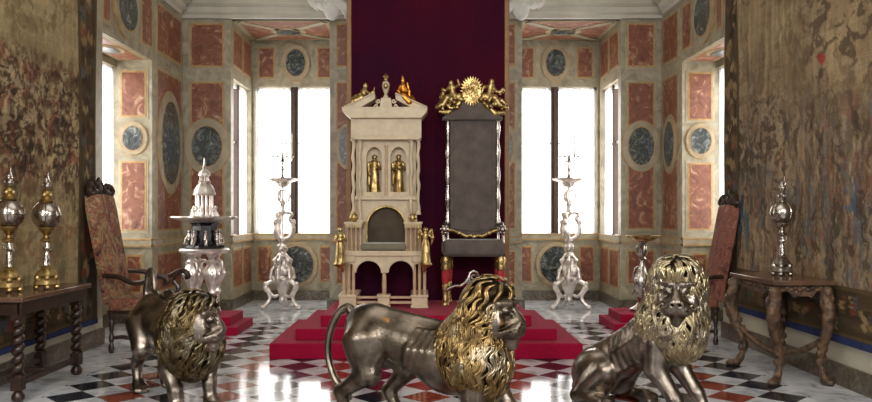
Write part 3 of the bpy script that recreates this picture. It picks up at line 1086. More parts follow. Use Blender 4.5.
BK = 76.4
t = thing('throne_hanging', 'tall dark crimson velvet hanging in an old gold frame behind the thrones', 'wall hanging', (.03, F / BK, 0), world=True)
m = MB()
x0, x1 = (346.5 - VX) / BK, (509.5 - VX) / BK
nu = 60
vs, fs = [], []
for i in range(nu + 1):
    x = x0 + .05 + (x1 - x0 - .1) * i / nu
    for z in (0.01, 1.4, 2.8, 5.05):
        vs.append((x, F / BK + .03 + .004 * sin(i * .5), z))
for i in range(nu):
    for j in range(3):
        a = i * 4 + j
        fs.append((a, a + 4, a + 5, a + 1))
m.add(vs, fs).build('velvet_cloth', MT['velvet'], t, smooth=60)
for a, b in ((x0, x0 + .065), (x1 - .065, x1)):
    MB().bounds((a, F / BK, 0), (b, F / BK + .07, 5.08)).build('frame_upright', MT['frame'], t, bevel=.01)
MB().bounds((x0, F / BK, 5.0), (x1, F / BK + .07, 5.08)).build('frame_top', MT['frame'], t, bevel=.01)


# ================================================================ small figures
def figure(base, h, pose='stand', yaw=-pi / 2, seed=1, S=None, wings=False):
    """a draped little statue; faces +x before yaw"""
    S = S or SDF(.03 * h)
    Q = SDF(.03 * h)
    r = random.Random(seed)
    Q.ell((0, 0, .93), (.062, .055, .072)); Q.cap((0, 0, .86), (0, 0, .82), .032)
    Q.ell((-.02, 0, .955), (.065, .066, .055))
    Q.cap((0, 0, .77), (.01, 0, .58), .095, .075); Q.cap((-.0, .075, .80), (0, -.075, .80), .045)
    Q.cap((.01, 0, .55), (.0, 0, .12), .095, .125)
    Q.cap((.02, .05, .5), (.07, .05, .30), .065, .05); Q.cap((.07, .05, .3), (.03, .06, .05), .05, .04)
    Q.cap((0, -.05, .5), (.0, -.06, .05), .065, .04)
    for i in range(7):
        a = i / 7 * 2 * pi + r.random()
        Q.cap((.07 * cos(a), .08 * sin(a), .55), (.125 * cos(a + .3), .125 * sin(a + .3), .03), .018, .026)
    if pose == 'raise':
        Q.chain([(0, -.11, .79), (.06, -.20, .86), (.10, -.22, 1.02)], [.036, .03, .024])
        Q.chain([(0, .11, .79), (.05, .19, .68), (.14, .16, .72)], [.036, .03, .024])
    elif pose == 'hold':
        Q.chain([(0, -.11, .79), (.05, -.15, .62), (.14, -.06, .60)], [.036, .03, .026])
        Q.chain([(0, .11, .79), (.04, .16, .63), (.12, .08, .70)], [.036, .03, .026])
        Q.ell((.15, .02, .66), (.04, .06, .06))
    else:
        Q.chain([(0, -.11, .79), (.01, -.16, .60), (.08, -.13, .48)], [.036, .03, .026])
        Q.chain([(0, .11, .79), (.05, .15, .64), (.13, .05, .66)], [.036, .03, .026])
    if wings:
        for s in (-1, 1):
            Q.chain([(-.05, s * .06, .78), (-.13, s * .16, .92), (-.16, s * .2, .7), (-.14, s * .17, .5)], [.03, .045, .045, .015])
    Q.cap((0, 0, .03), (0, 0, .0), .14, .15)
    M = Matrix.Translation(Vector(base)) @ Matrix.Rotation(yaw, 4, 'Z') @ Matrix.Scale(h, 4)
    Q.transform(M)
    S.p += Q.p
    return S


def pxfn(K):
    return lambda u, v, d: P(u, v, K) + Vector((0, d, 0))


def arch_pts(x0, x1, ys, yt, n=14):
    """points over an arch from (x1, ys) to (x0, ys) peaking at yt (photo pixels)"""
    c, rx, ry = (x0 + x1) / 2, (x1 - x0) / 2, ys - yt
    return [(c + rx * cos(pi * i / n), ys - ry * sin(pi * i / n)) for i in range(n + 1)]


# ================================================================ IVORY THRONE
Kf, Kb = 84.0, 80.0
t = thing('ivory_throne', 'cream ivory throne with columns, gilded statues and a broken pediment', 'throne', (P(383, 308, Kf).x, F / Kf + .35, .416), world=True)
f0, b0 = pxfn(Kf), pxfn(Kb)
D = F / Kb - F / Kf
Z = lambda y, K=Kf: P(0, y, K).z
X = lambda x, K=Kf: P(x, 0, K).x
yF = F / Kf
for a, b, dp in ((339, 356, .62), (411.5, 427.5, .62), (377.5, 389.5, .16)):
    m = MB()
    m.bounds((X(a), yF, .416), (X(b), yF + dp, Z(296.5)))
    m.bounds((X(a - .8), yF - .012, .416), (X(b + .8), yF + dp + .01, Z(305.5)))
    m.bounds((X(a - .8), yF - .012, Z(297.5)), (X(b + .8), yF + dp + .01, Z(295)))
    m.build('plinth', MT['ivory'], t, bevel=.006)
for y0, y1 in ((297, 299.3), (302, 304.6)):
    MB().bounds((X(355), yF + .06, Z(y1)), (X(412), yF + .12, Z(y0))).build('base_rail', MT['ivory2'], t, bevel=.005)
poly = [(345, 253), (422, 253), (422, 263), (414, 265), (414, 273)] + arch_pts(388.5, 413, 273, 261) + [(381.5, 273)] + arch_pts(356, 381, 273, 261) + [(353.5, 273), (353.5, 265), (345, 263)]
MB().prism(poly, f0, .02, .10).build('arcade', MT['ivory'], t, smooth=30, bevel=.004)
colp = [(.028, 0), (.028, .02), (.018, .03), (.021, .06), (.022, .5), (.018, .92), (.026, .95), (.03, 1)]
def column(px, ytop, ybot, y, K, r=1.0, name='column', mat=None, twist=False):
    zt, zb = Z(ytop, K), Z(ybot, K)
    pr = [(a * r, zb + (zt - zb) * b) for a, b in colp]
    m = MB().lathe(pr, (X(px, K), y, 0), 12)
    return m.build(name, mat or MT['ivory2'], t)
for px, dy in ((343.5, .05), (348.5, .05), (353, .05), (414.5, .05), (419.5, .05), (424.5, .05), (343.5, .5), (424.5, .5)):
    column(px, 262, 295, yF + dy, Kf, .95)
column(384, 271, 295.5, yF + .06, Kf, 1.25)
m = MB()
m.bounds((X(344), yF, Z(262.5)), (X(355), yF + .6, Z(252)))
m.bounds((X(412.5), yF, Z(262.5)), (X(423), yF + .6, Z(252)))
m.bounds((X(344.5), yF - .01, Z(256)), (X(422.5), yF + .62, Z(251)))
m.build('seat_frame', MT['ivory'], t, bevel=.006)
MB().bounds((X(360), yF + .01, Z(251)), (X(406.5), yF + .56, Z(243.8))).build('seat_cushion', MT['cushion'], t, bevel=.035, bseg=4)
# arms: colonnettes under a gilt entablature
for a, b in ((345, 361.5), (404.5, 421.5)):
    g = MB()
    g.bounds((X(a), yF + .02, Z(228)), (X(b), yF + .50, Z(223.5)))
    g.bounds((X(a - 1), yF + .01, Z(224)), (X(b + 1), yF + .51, Z(222)))
    for i in range(6):
        u = a + (b - a) * (i + .5) / 6
        g.slot(1).box((X(u), yF + .012, Z(226)), (.016, .03, .03)); g.slot(0)
    arm = g.build('armrest', [MT['ivory'], MT['gold']], t, bevel=.004)
    for i in range(4):
        u = a + 1.6 + (b - a - 3.2) * i / 3
        m = MB().lathe([(x * .8, Z(251) + (Z(228) - Z(251)) * h) for x, h in colp], (X(u), yF + .06, 0), 10)
        m.build('colonnette', MT['ivory2'], arm)
    MB().bounds((X(a + 2), yF + .12, Z(251)), (X(b - 2), yF + .50, Z(228))).build('arm_panel', MT['ivory'], arm)
for px in (353, 412.5):
    c = P(px, 217.5, Kf); c.y = yF + .12
    m = MB().ell(c, 4.3 / Kf, 16, 10); m.lathe([(.045, Z(222.5)), (.03, Z(221.5)), (.02, Z(221))], (c.x, c.y, 0), 12)
    m.ell(c + Vector((0, 0, 5 / Kf)), .014)
    m.build('gilt_ball', MT['gold'], t)
# back: arched seat back below, twin statue niches above
poly = [(355, 197), (417, 197), (417, 251), (405.5, 251)] + arch_pts(367, 405.5, 226, 206.5) + [(367, 251), (355, 251)]
MB().prism(poly, b0, 0, .10).build('back_panel', MT['ivory'], t, smooth=30, bevel=.004)
m = MB()
for (a, b), rr in (((367, 405.5), 1.6),):
    pts = [P(u, v, Kb) + Vector((0, -.004, 0)) for u, v in [(b, 250)] + arch_pts(a, b, 226, 206.5) + [(a, 250)]]
    m.tube(pts, .012, 6)
m.build('arch_moulding', MT['gold'], t)
MB().prism([(364, 203), (409, 203), (409, 251), (364, 251)], b0, .085, .13).build('back_upholstery', MT['nichedark'], t)
MB().bounds((X(353, Kb), F / Kb - .05, Z(200, Kb)), (X(419, Kb), F / Kb + .1, Z(196, Kb))).build('ledge', MT['ivory'], t, bevel=.006)
m = MB()
m.prism([(356, 139), (416, 139), (416, 198), (356, 198)], b0, .12, .16)
for a, b in ((356, 366.5), (382, 390.5), (406.5, 416)):
    m.prism([(a, 139), (b, 139), (b, 198), (a, 198)], b0, 0, .13)
for a, b in ((366.5, 382), (390.5, 406.5)):
    m.prism([(a, 139), (b, 139), (b, 157)] + arch_pts(a, b, 157, 147) + [(a, 157)], b0, 0, .13)
    m.prism([(a, 192), (b, 192), (b, 198), (a, 198)], b0, 0, .13)
m.build('niche_wall', MT['ivory'], t, smooth=30)
for i, px in enumerate((374.2, 398.5)):
    c = P(px, 192.5, Kb); c.y += .07
    S = figure((c.x, c.y, c.z), 38 / Kb, 'hold' if i else 'stand', seed=3 + i)
    S.cap((c.x - .07, c.y + .0, c.z + .1), (c.x - .075, c.y - .02, c.z + .36), .016)
    link_mesh('niche_statue', S.mesh(.0065), MT['gold'], t)
for px in (353.8, 360.2, 411.3, 418.2):
    zt, zb = Z(140, Kb), Z(213 if px in (353.8, 418.2) else 222, Kb)
    m = MB()
    n = 40
    pts = [Vector((X(px, Kb) + .006 * sin(i * .55), F / Kb - .05 + .006 * cos(i * .55), zb + (zt - zb) * i / n)) for i in range(n + 1)]
    m.tube(pts, [.021 + .003 * sin(i * .9) for i in range(n + 1)], 10)
    m.lathe([(.036, zb - .02), (.036, zb), (.024, zb + .03)], (X(px, Kb), F / Kb - .05, 0), 12)
    m.lathe([(.022, zt - .03), (.034, zt - .01), (.036, zt + .01)], (X(px, Kb), F / Kb - .05, 0), 12)
    m.build('column', MT['ivory'], t)
column(386.3, 145, 196, F / Kb - .02, Kb, .8)
m = MB()
m.prism([(351.5, 119), (421.5, 119), (421.5, 139), (351.5, 139)], b0, -.10, .22)
m.prism([(353, 137), (420, 137), (420, 140.5), (353, 140.5)], b0, -.12, .22)
m.prism([(351.5, 119.5), (421.5, 119.5), (427, 112.5), (427.5, 108.5), (343, 108.5), (343.5, 112.5)], b0, -.16, .26)
m.build('entablature', MT['ivory'], t, smooth=30, bevel=.006)
for poly in ([(345, 109), (375.5, 94.5), (375.5, 100.5), (361, 109)], [(427, 109), (395.5, 95), (396, 101), (412, 109)]):
    m = MB().prism(poly, b0, -.12, .14)
    (xa, ya), (xb, yb) = poly[0], poly[1]
    m.tube([P(xa, ya - .6, Kb) + Vector((0, -.12, 0)), P(xb, yb - .4, Kb) + Vector((0, -.12, 0))], .013, 6)
    m.build('raking_pediment', MT['ivory'], t, bevel=.006)
m = MB()
m.prism([(380, 109), (381.5, 99), (391, 99), (392.5, 109)], b0, -.1, .06)
for s, c0 in ((-1, 380), (1, 392.5)):
    for (cx, cy, rr) in ((c0 + s * 1.5, 102, 2.2), (c0 + s * 3.6, 106.5, 2.0)):
        pts = [P(cx + rr * (1 - .07 * i) * cos(i * .7) * s, cy + rr * (1 - .07 * i) * sin(i * .7), Kb) + Vector((0, -.08, 0)) for i in range(11)]
        m.tube(pts, .011, 6)
m.build('pedestal', MT['ivory'], t, bevel=.004)
c = P(386, 99, Kb); c.y -= .04
h = 23.5 / Kb
m = MB().lathe([(.036, 0), (.036, .02), (.018, .05), (.03, .08), (.046, .13), (.05, .17), (.038, .205), (.02, .215)], (c.x, c.y, c.z), 14)
m.slot(1).ell((c.x, c.y, c.z + .235), .024)
for i in range(6):
    a = i / 6 * 2 * pi
    m.slot(1).tube([(c.x, c.y, c.z + .25), (c.x + .028 * cos(a), c.y + .028 * sin(a), c.z + .275), (c.x + .02 * cos(a), c.y + .02 * sin(a), c.z + .295)], [.008, .008, .003], 5)
m.slot(1).tube([(c.x, c.y, c.z + .25), (c.x, c.y, c.z + .31)], [.008, .003], 5)
m.slot(1).ell((c.x, c.y - .03, c.z + .15), (.03, .03, .04))
m.build('finial_urn', [MT['ivory'], MT['gold']], t)
# reclining gilded figures on the pediment
def px_sdf(items, K, dy=0, k=.012):
    S = SDF(k)
    for it in items:
        pts = [P(a[0], a[1], K) + Vector((0, dy + (a[2] if len(a) > 2 else 0), 0)) for a in it[0]]
        if len(pts) == 1:
            S.ell(tuple(pts[0]), it[1])
        else:
            S.chain([tuple(p) for p in pts], it[1])
    return S
S = px_sdf([([(366, 86)], (.029, .029, .034)), ([(366, 88.5), (365.5, 90.5)], [.015, .02]), ([(365, 91), (363, 97)], [.042, .045]),
            ([(363, 97.5), (357.5, 98), (353, 104)], [.05, .042, .03]), ([(362, 99, -.05), (356, 102, -.05), (352, 107.5, -.03)], [.045, .04, .03]), ([(360, 101), (364, 103)], [.04, .03]),
            ([(366.5, 91.5, -.03), (370, 95, -.05), (374, 92.5, -.04)], [.02, .017, .014]), ([(373.5, 94, -.04), (375, 88, -.04)], [.012, .006]),
            ([(363, 91.5), (360.5, 95.5, -.06), (358, 98, -.06)], [.02, .017, .014]), ([(354, 99), (351.5, 107)], [.035, .05])], Kb, -.03)
o = link_mesh('pediment_figure', S.mesh(.0065), MT['gold'], t)
o['label'] = 'gilded reclining figure with a small shield'
S = px_sdf([([(403, 81)], (.028, .028, .036)), ([(403.5, 83), (403, 86)], [.015, .022]), ([(403, 87), (404, 93)], [.044, .05]), ([(402.8, 78), (402.5, 76)], [.02, .008]),
            ([(404.5, 95), (411, 99), (417, 107)], [.055, .045, .03]), ([(403.5, 97, -.05), (409, 103, -.06), (416, 108, -.04)], [.05, .045, .028]),
            ([(400.5, 87.5, -.03), (398.5, 92, -.05), (402, 97, -.06)], [.022, .018, .015]), ([(405.5, 87.5), (409.5, 92, -.05), (409, 97, -.05)], [.022, .018, .014]),
            ([(410.5, 99, -.05), (407.5, 84, -.05)], [.012, .012]), ([(409, 101), (413, 104)], [.04, .04])], Kb, -.03)
link_mesh('pediment_figure', S.mesh(.0065), MT['gold2'], t)['label'] = 'orange gold reclining figure with a staff'
# standing statues in front of the arms
for i, (px, K2) in enumerate(((340.5, 85), (425.5, 85))):
    c = P(px, 262.5, K2); c.y -= .02
    S = figure((c.x, c.y, c.z), 35 / K2, 'raise' if i else 'hold', seed=8 + i, wings=(i == 1))
    S.ell((c.x + (.02 if i else -.02), c.y, c.z - .02), (.06, .06, .03))
    S.cap((c.x, c.y, c.z - .02), (c.x + (-.02 if i else .02), c.y + .05, c.z - .10), .035, .02)
    link_mesh('gilded_statue', S.mesh(.0065), MT['gold'], t)

# ================================================================ SILVER THRONE
Kf2, Kb2 = 81.8, 78.8
t = thing('silver_throne', 'tall silver throne with grey-brown velvet seat and back under a gilded sunburst crest', 'throne', (P(473, 305, Kf2).x, F / Kf2 + .25, .416), world=True)
yF, yBk = F / Kf2, F / Kb2
Z = lambda y, K=Kf2: P(0, y, K).z
X = lambda x, K=Kf2: P(x, 0, K).x
for px, K, yy in ((445.5, Kf2, yF + .06), (501.5, Kf2, yF + .06), (449, Kb2, yBk + .03), (498.5, Kb2, yBk + .03)):
    m = MB()
    zt = Z(257, Kf2); z0 = .416
    L = zt - z0
    fr = yy < yBk
    c = (X(px, K), yy, 0)
    m.slot(0).lathe([(.045, zt), (.058, zt - .03), (.05, zt - .10), (.06, zt - .14), (.046, zt - .175)], c, 10)
    m.slot(1).lathe([(.046, zt - .17), (.05, zt - .20), (.044, zt - .30), (.036, zt - .33)], c, 8)
    m.slot(0).lathe([(.036, zt - .33), (.046, zt - .35), (.032, zt - .42), (.028, z0 + .10), (.04, z0 + .06), (.036, z0 + .04), (.05, z0 + .02), (.048, z0)], c, 10)
    if fr:
        for k in range(4):
            m.ell((c[0] + .045 * cos(k * pi / 2), yy + .045 * sin(k * pi / 2), zt - .05 - .02 * (k % 2)), (.02, .02, .03), 8, 6)
    m.build('leg', [MT['gold'], MT['redpaint']], t)
m = MB()
pts = [(446, 291), (450, 288.5), (455, 286.5), (461, 286.5), (466, 283), (469.5, 278), (471, 273), (474, 271.5), (477, 273), (478.5, 278), (482, 283), (487, 286.5), (493, 286.5), (498, 288.5), (501, 291)]
m.tube([P(a, b, Kf2) + Vector((0, .05, 0)) for a, b in pts], [.02] * 3 + [.024] * 9 + [.02] * 3, 8)
m.tube([P(474 + 3.2 * cos(i * .6) * (1 - i * .05), 277 + 3 * sin(i * .6) * (1 - i * .05), Kf2) + Vector((0, .05, 0)) for i in range(10)], .014, 6)
for s in (-1, 1):
    m.tube([P(474 + s * (4 + 6 * i / 6), 279 + 6 * (i / 6) ** .5 + 1.5 * sin(i), Kf2) + Vector((0, .04, 0)) for i in range(7)], .013, 6)
m.build('front_stretcher', MT['silver'], t)
MB().bounds((X(442.5), yF, Z(257)), (X(505), yF + .5, Z(240))).build('seat', MT['greyup'], t, bevel=.055, bseg=5)
m = MB()
n = 30
for px in (448, 497.8):
    zb, zt = Z(252, Kb2), Z(117, Kb2)
    m = MB().tube([(X(px, Kb2), yBk, zb + (zt - zb) * i / n) for i in range(n + 1)], [.028 + .008 * sin(i * 1.2) for i in range(n + 1)], 10)
    m.build('back_post', MT['silver'], t)
MB().prism([(450, 117), (496.5, 117), (496.5, 233), (488, 234), (474, 237.5), (460, 234), (450, 233)], pxfn(Kb2), -.01, .08).build('back_upholstery', MT['greyup'], t, bevel=.02, bseg=3)
MB().prism([(453.5, 121), (493, 121), (493, 229), (474, 232), (453.5, 229)], pxfn(Kb2), -.022, 0).build('back_panel', MT['greyup'], t, bevel=.012, bseg=3)
MB().prism([(457, 109.5), (486, 109.5), (502, 117.5), (502.5, 120.5), (442, 120.5), (442.5, 117.5)], pxfn(Kb2), -.07, .09).build('head_board', MT['greyup'], t, bevel=.015, bseg=3)
m = MB()
m.tube([P(a, b, Kb2) + Vector((0, -.03, 0)) for a, b in ((447, 230), (452, 230.5), (459, 233), (466, 236.5), (470, 235.5), (474, 237), (478, 235.5), (482, 236.5), (489, 233), (496, 230.5), (501, 230))], .022, 8)
for a, b in ((459, 233), (474, 236.5), (489, 233)):
    m.ell(P(a, b, Kb2) + Vector((0, -.05, 0)), (.03, .02, .03), 8, 6)
m.build('back_rail', MT['gold'], t)
for s, px in ((-1, 444.5), (1, 503)):
    m = MB()
    zk = Z(229.5)
    x = X(px)
    m.tube([(X(448 if s < 0 else 497.8, Kb2), yBk, zk + .05), (x, yBk - .2, zk + .07), (x, yF + .12, zk + .03), (x, yF + .05, zk)], [.024, .026, .028, .03], 8)
    kn = MB().ell((x, yF + .04, zk), (.045, .05, .05), 12, 8)
    for i in range(6):
        kn.ell((x + .045 * cos(i), yF + .02, zk + .045 * sin(i)), .014, 6, 5)
    m.tube([(x, yF + .06, zk), (x + s * .015, yF + .1, zk - .07), (x, yF + .08, Z(243))], [.026, .02, .028], 8)
    kn.build('knob', MT['silver'], m.build('arm', MT['silver'], t))
# crest: sunburst between two seated figures on scrolls
m = MB()
c = P(471.5, 91.5, Kb2); c.y -= .05
E = lambda a, b, n=28: [(471.5 + a * cos(2 * pi * i / n), 91.5 + b * sin(2 * pi * i / n)) for i in range(n)]
m.prism(E(8.5, 11), pxfn(Kb2), -.07, -.03)
nn = 26
ring = []
for i in range(nn * 2):
    a = 2 * pi * i / (nn * 2)
    k = 1.0 if i % 2 else 1.38
    ring.append((471.5 + 8.6 * k * cos(a), 91.5 + 11 * k * sin(a)))
m.prism(ring, pxfn(Kb2), -.055, -.04)
r = random.Random(2)
for i in range(46):
    a = r.random() * 2 * pi; q = sqrt(r.random())
    m.ell(P(471.5 + 7.6 * q * cos(a), 91.5 + 9.6 * q * sin(a), Kb2) + Vector((0, -.072, 0)), (.012 + .012 * r.random(), .014, .012 + .012 * r.random()), 6, 5)
m.build('sunburst', MT['gold'], t, smooth=30)
S = px_sdf([([(437, 108), (444, 103), (459, 97)], [.03, .06, .05]), ([(440, 112), (448, 113), (459, 104)], [.025, .04, .03]), ([(451, 83.5)], (.031, .031, .034)), ([(451.5, 87), (453, 95)], [.04, .05]),
            ([(453, 96), (447, 99, -.05), (443, 106, -.05)], [.05, .042, .03]), ([(455, 88, -.02), (459, 86, -.05), (457.5, 81, -.05)], [.022, .02, .014]), ([(449.5, 88), (445, 92, -.05), (443.5, 91, -.05)], [.022, .018, .02]), ([(442.8, 90)], (.02, .02, .022)),
            ([(444, 92), (442, 98)], [.025, .04]), ([(455, 97), (461, 100)], [.05, .04])], Kb2, -.04)
r = random.Random(3)
for i in range(20):
    S.ell(tuple(P(438 + 20 * r.random(), 98 + 12 * r.random(), Kb2) + Vector((0, -.09, 0))), .014 + .012 * r.random())
link_mesh('crest_figure', S.mesh(.007), MT['gold'], t)['label'] = 'gilded seated figure left of the sunburst'
S = px_sdf([([(506, 108), (499, 103), (484, 97)], [.03, .06, .05]), ([(503, 113), (495, 114), (484, 104)], [.025, .04, .03]), ([(491.3, 82)], (.033, .033, .036)), ([(491, 85.5), (489, 95)], [.04, .05]),
            ([(489, 96), (494, 99, -.05), (499, 106, -.05)], [.05, .042, .03]), ([(488, 87.5, -.02), (483.5, 88, -.05), (481, 94, -.05)], [.022, .02, .014]), ([(493, 88), (496, 93, -.05), (500, 93, -.05)], [.022, .018, .016]), ([(499, 95.5, -.05), (502, 91, -.05)], [.014, .03]),
            ([(486, 97), (481, 100)], [.05, .04])], Kb2, -.04)
for i in range(20):
    S.ell(tuple(P(484 + 20 * r.random(), 98 + 12 * r.random(), Kb2) + Vector((0, -.09, 0))), .014 + .012 * r.random())
link_mesh('crest_figure', S.mesh(.007), MT['gold'], t)['label'] = 'gilded seated figure right of the sunburst'
MB().bounds((X(450, Kb2), yBk - .04, Z(112, Kb2)), (X(493, Kb2), yBk + .05, Z(101, Kb2))).build('crest_block', MT['greyup'], t, bevel=.02)

# ================================================================ TORCHERES, CANDELABRA, CANDLES
def scroll(m, pts, r, n=8, **k):
    """smooth tube through control points"""
    P4 = [Vector(p) for p in pts]
    out, rad = [], []
    rr = r if isinstance(r, list) else [r] * len(P4)
    for i in range(len(P4) - 1):
        p0, p1, p2, p3 = P4[max(i - 1, 0)], P4[i], P4[i + 1], P4[min(i + 2, len(P4) - 1)]
        for j in range(6):
            s = j / 6
            out.append(.5 * ((2 * p1) + (p2 - p0) * s + (2 * p0 - 5 * p1 + 4 * p2 - p3) * s * s + (3 * p1 - p0 - 3 * p2 + p3) * s ** 3))
            rad.append(rr[i] + (rr[i + 1] - rr[i]) * s)
    out.append(P4[-1]); rad.append(rr[-1])
    return m.tube(out, rad, n, **k)


def pol(r, a, z):
    return (r * cos(a), r * sin(a), z)


def make_torchere(label, loc):
    t = thing('torchere', label, 'candle stand', loc, group='tall silver torcheres in the window alcoves')
    for k in range(3):
        a = -pi / 6 + k * 2 * pi / 3
        m = MB()
        scroll(m, [pol(.05, a, .46), pol(.17, a, .44), pol(.25, a, .36), pol(.20, a, .26), pol(.19, a, .16), pol(.26, a, .06), pol(.30, a, .035), pol(.28, a, .07)], [.03, .032, .034, .028, .024, .024, .03, .018], 8)
        scroll(m, [pol(.06, a, .22), pol(.12, a, .20), pol(.18, a, .26), pol(.22, a, .36)], [.02, .026, .026, .02], 8)
        m.ell(pol(.25, a, .40), (.035, .035, .045), 8, 6)
        MB().ell(pol(.29, a, .035), (.04, .04, .035), 10, 7).build('foot', MT['silverb'], m.build('leg', MT['silverb'], t))
    S = SDF(.02)
    S.chain([(0, 0, .16), (0, 0, .36), (0, 0, .46)], [.035, .09, .12]).ell((0, 0, .62), (.12, .12, .17)).cap((0, 0, .78), (0, 0, 1.12), .06, .04)
    S.ell((0, 0, .86), (.075, .075, .04)).ell((0, 0, .14), (.05, .05, .06)).ell((0, 0, 1.10), (.06, .06, .035))
    for k in range(6):
        a = k * pi / 3
        S.ell(pol(.11, a, .56 + .05 * (k % 2)), (.035, .035, .06)); S.ell(pol(.07, a, .76), (.025, .025, .05)); S.ell(pol(.09, a + .4, .42), (.03, .03, .05))
    S.cap((0, 0, 1.54), (0, 0, 1.74), .035, .03).ell((0, 0, 1.56), (.055, .055, .03)).ell((0, 0, 1.70), (.045, .045, .03)).cap((0, 0, 1.72), (0, 0, 2.02), .015, .02)
    S.cap((0, 0, 1.1), (0, 0, 1.54), .014)
    for k in range(6):
        a = k * pi / 3 + .3
        S.chain([pol(.10, a, .42), pol(.165, a, .50), pol(.15, a, .62), pol(.10, a, .70), pol(.12, a, .78), pol(.06, a, .86)], [.02, .026, .022, .018, .022, .014], k=.01)
        S.ell(pol(.15, a + .5, .48), (.028, .028, .04), k=.01); S.ell(pol(.055, a, .96 + .05 * (k % 2)), (.02, .02, .035), k=.01)
    link_mesh('shaft', S.mesh(.009), MT['silverb'], t)
    for k in range(3):
        a = k * 2 * pi / 3
        m = MB()
        scroll(m, [pol(.03, a, 1.12), pol(.10, a, 1.16), pol(.15, a, 1.26), pol(.14, a, 1.38), pol(.10, a, 1.46), pol(.13, a, 1.52), pol(.10, a, 1.55), pol(.03, a, 1.55)], [.026, .032, .034, .03, .028, .026, .022, .02], 8)
        m.ell(pol(.16, a, 1.40), (.03, .03, .05), 8, 6); m.ell(pol(.145, a, 1.24), (.032, .032, .04), 8, 6)
        scroll(m, [pol(.02, a, 1.72), pol(.08, a, 1.76), pol(.095, a, 1.84), pol(.05, a, 1.91), pol(.02, a, 1.92)], [.016, .018, .018, .016, .014], 6)
        m.build('scroll', MT['silverb'], t)
    MB().lathe([(.02, 1.96), (.07, 1.98), (.10, 2.04), (.20, 2.08), (.225, 2.10), (.215, 2.115), (.10, 2.075), (.02, 2.07)], (0, 0, 0), 28, 1, 8, .06).build('drip_dish', MT['silverb'], t)
    return t


ARMS = [(-.15, -.02), (-.075, -.06), (0, 0), (.08, -.05), (.15, .02)]


def make_candelabrum(label, loc):
    t = thing('candelabrum', label, 'candelabrum', loc, group='silver candelabra on the torcheres')
    MB().lathe([(.055, 0), (.05, .02), (.022, .05), (.018, .12), (.03, .16), (.018, .20), (.016, .30), (.032, .33), (.02, .37), (.014, .42)], (0, 0, 0), 14).build('stem', MT['silver'], t)
    for i, (x, y) in enumerate(ARMS):
        m = MB()
        if i != 2:
            scroll(m, [(0, 0, .33), (x * .45, y * .45, .27), (x * .95, y * .95, .30), (x, y, .36)], .0085, 6)
        sk = MB().lathe([(.006, .35), (.03, .36), (.034, .372), (.014, .38), (.014, .405), (.018, .415)], (x, y, 0), 12)
        if i == 2:
            m.tube([(0, 0, .30), (0, 0, .352)], .009, 8)
        sk.build('candle_socket', MT['silver'], m.build('arm', MT['silver'], t))
    return t


words = ['leftmost', 'second from left', 'tallest, central', 'second from right', 'rightmost']
for side, px in (('left', 282.5), ('right', 569)):
    K = 61.5
    b = P(px, 213 + H * K, K)
    make_torchere('ornate silver torchere standing in the %s window alcove' % side, (b.x, b.y, 0)).scale = (1.16, 1.16, 1)
    make_candelabrum('five-branched silver candelabrum on the torchere in the %s window alcove' % side, (b.x, b.y, 2.10))
    for i, (x, y) in enumerate(ARMS):
        hgt = (.31, .35, .46, .37, .33)[i]
        o = MB().lathe([(.0125, 0), (.0115, hgt - .01), (.008, hgt), (.002, hgt + .002), (.0018, hgt + .02)], (0, 0, 0), 8).build('candle', MT['candle'], None)
        o.location = (b.x + x, b.y + y, 2.10 + .412)
        tag(o, '%s white candle on the candelabrum in the %s window alcove' % (words[i], side), 'candle', 'white candles on the candelabra')
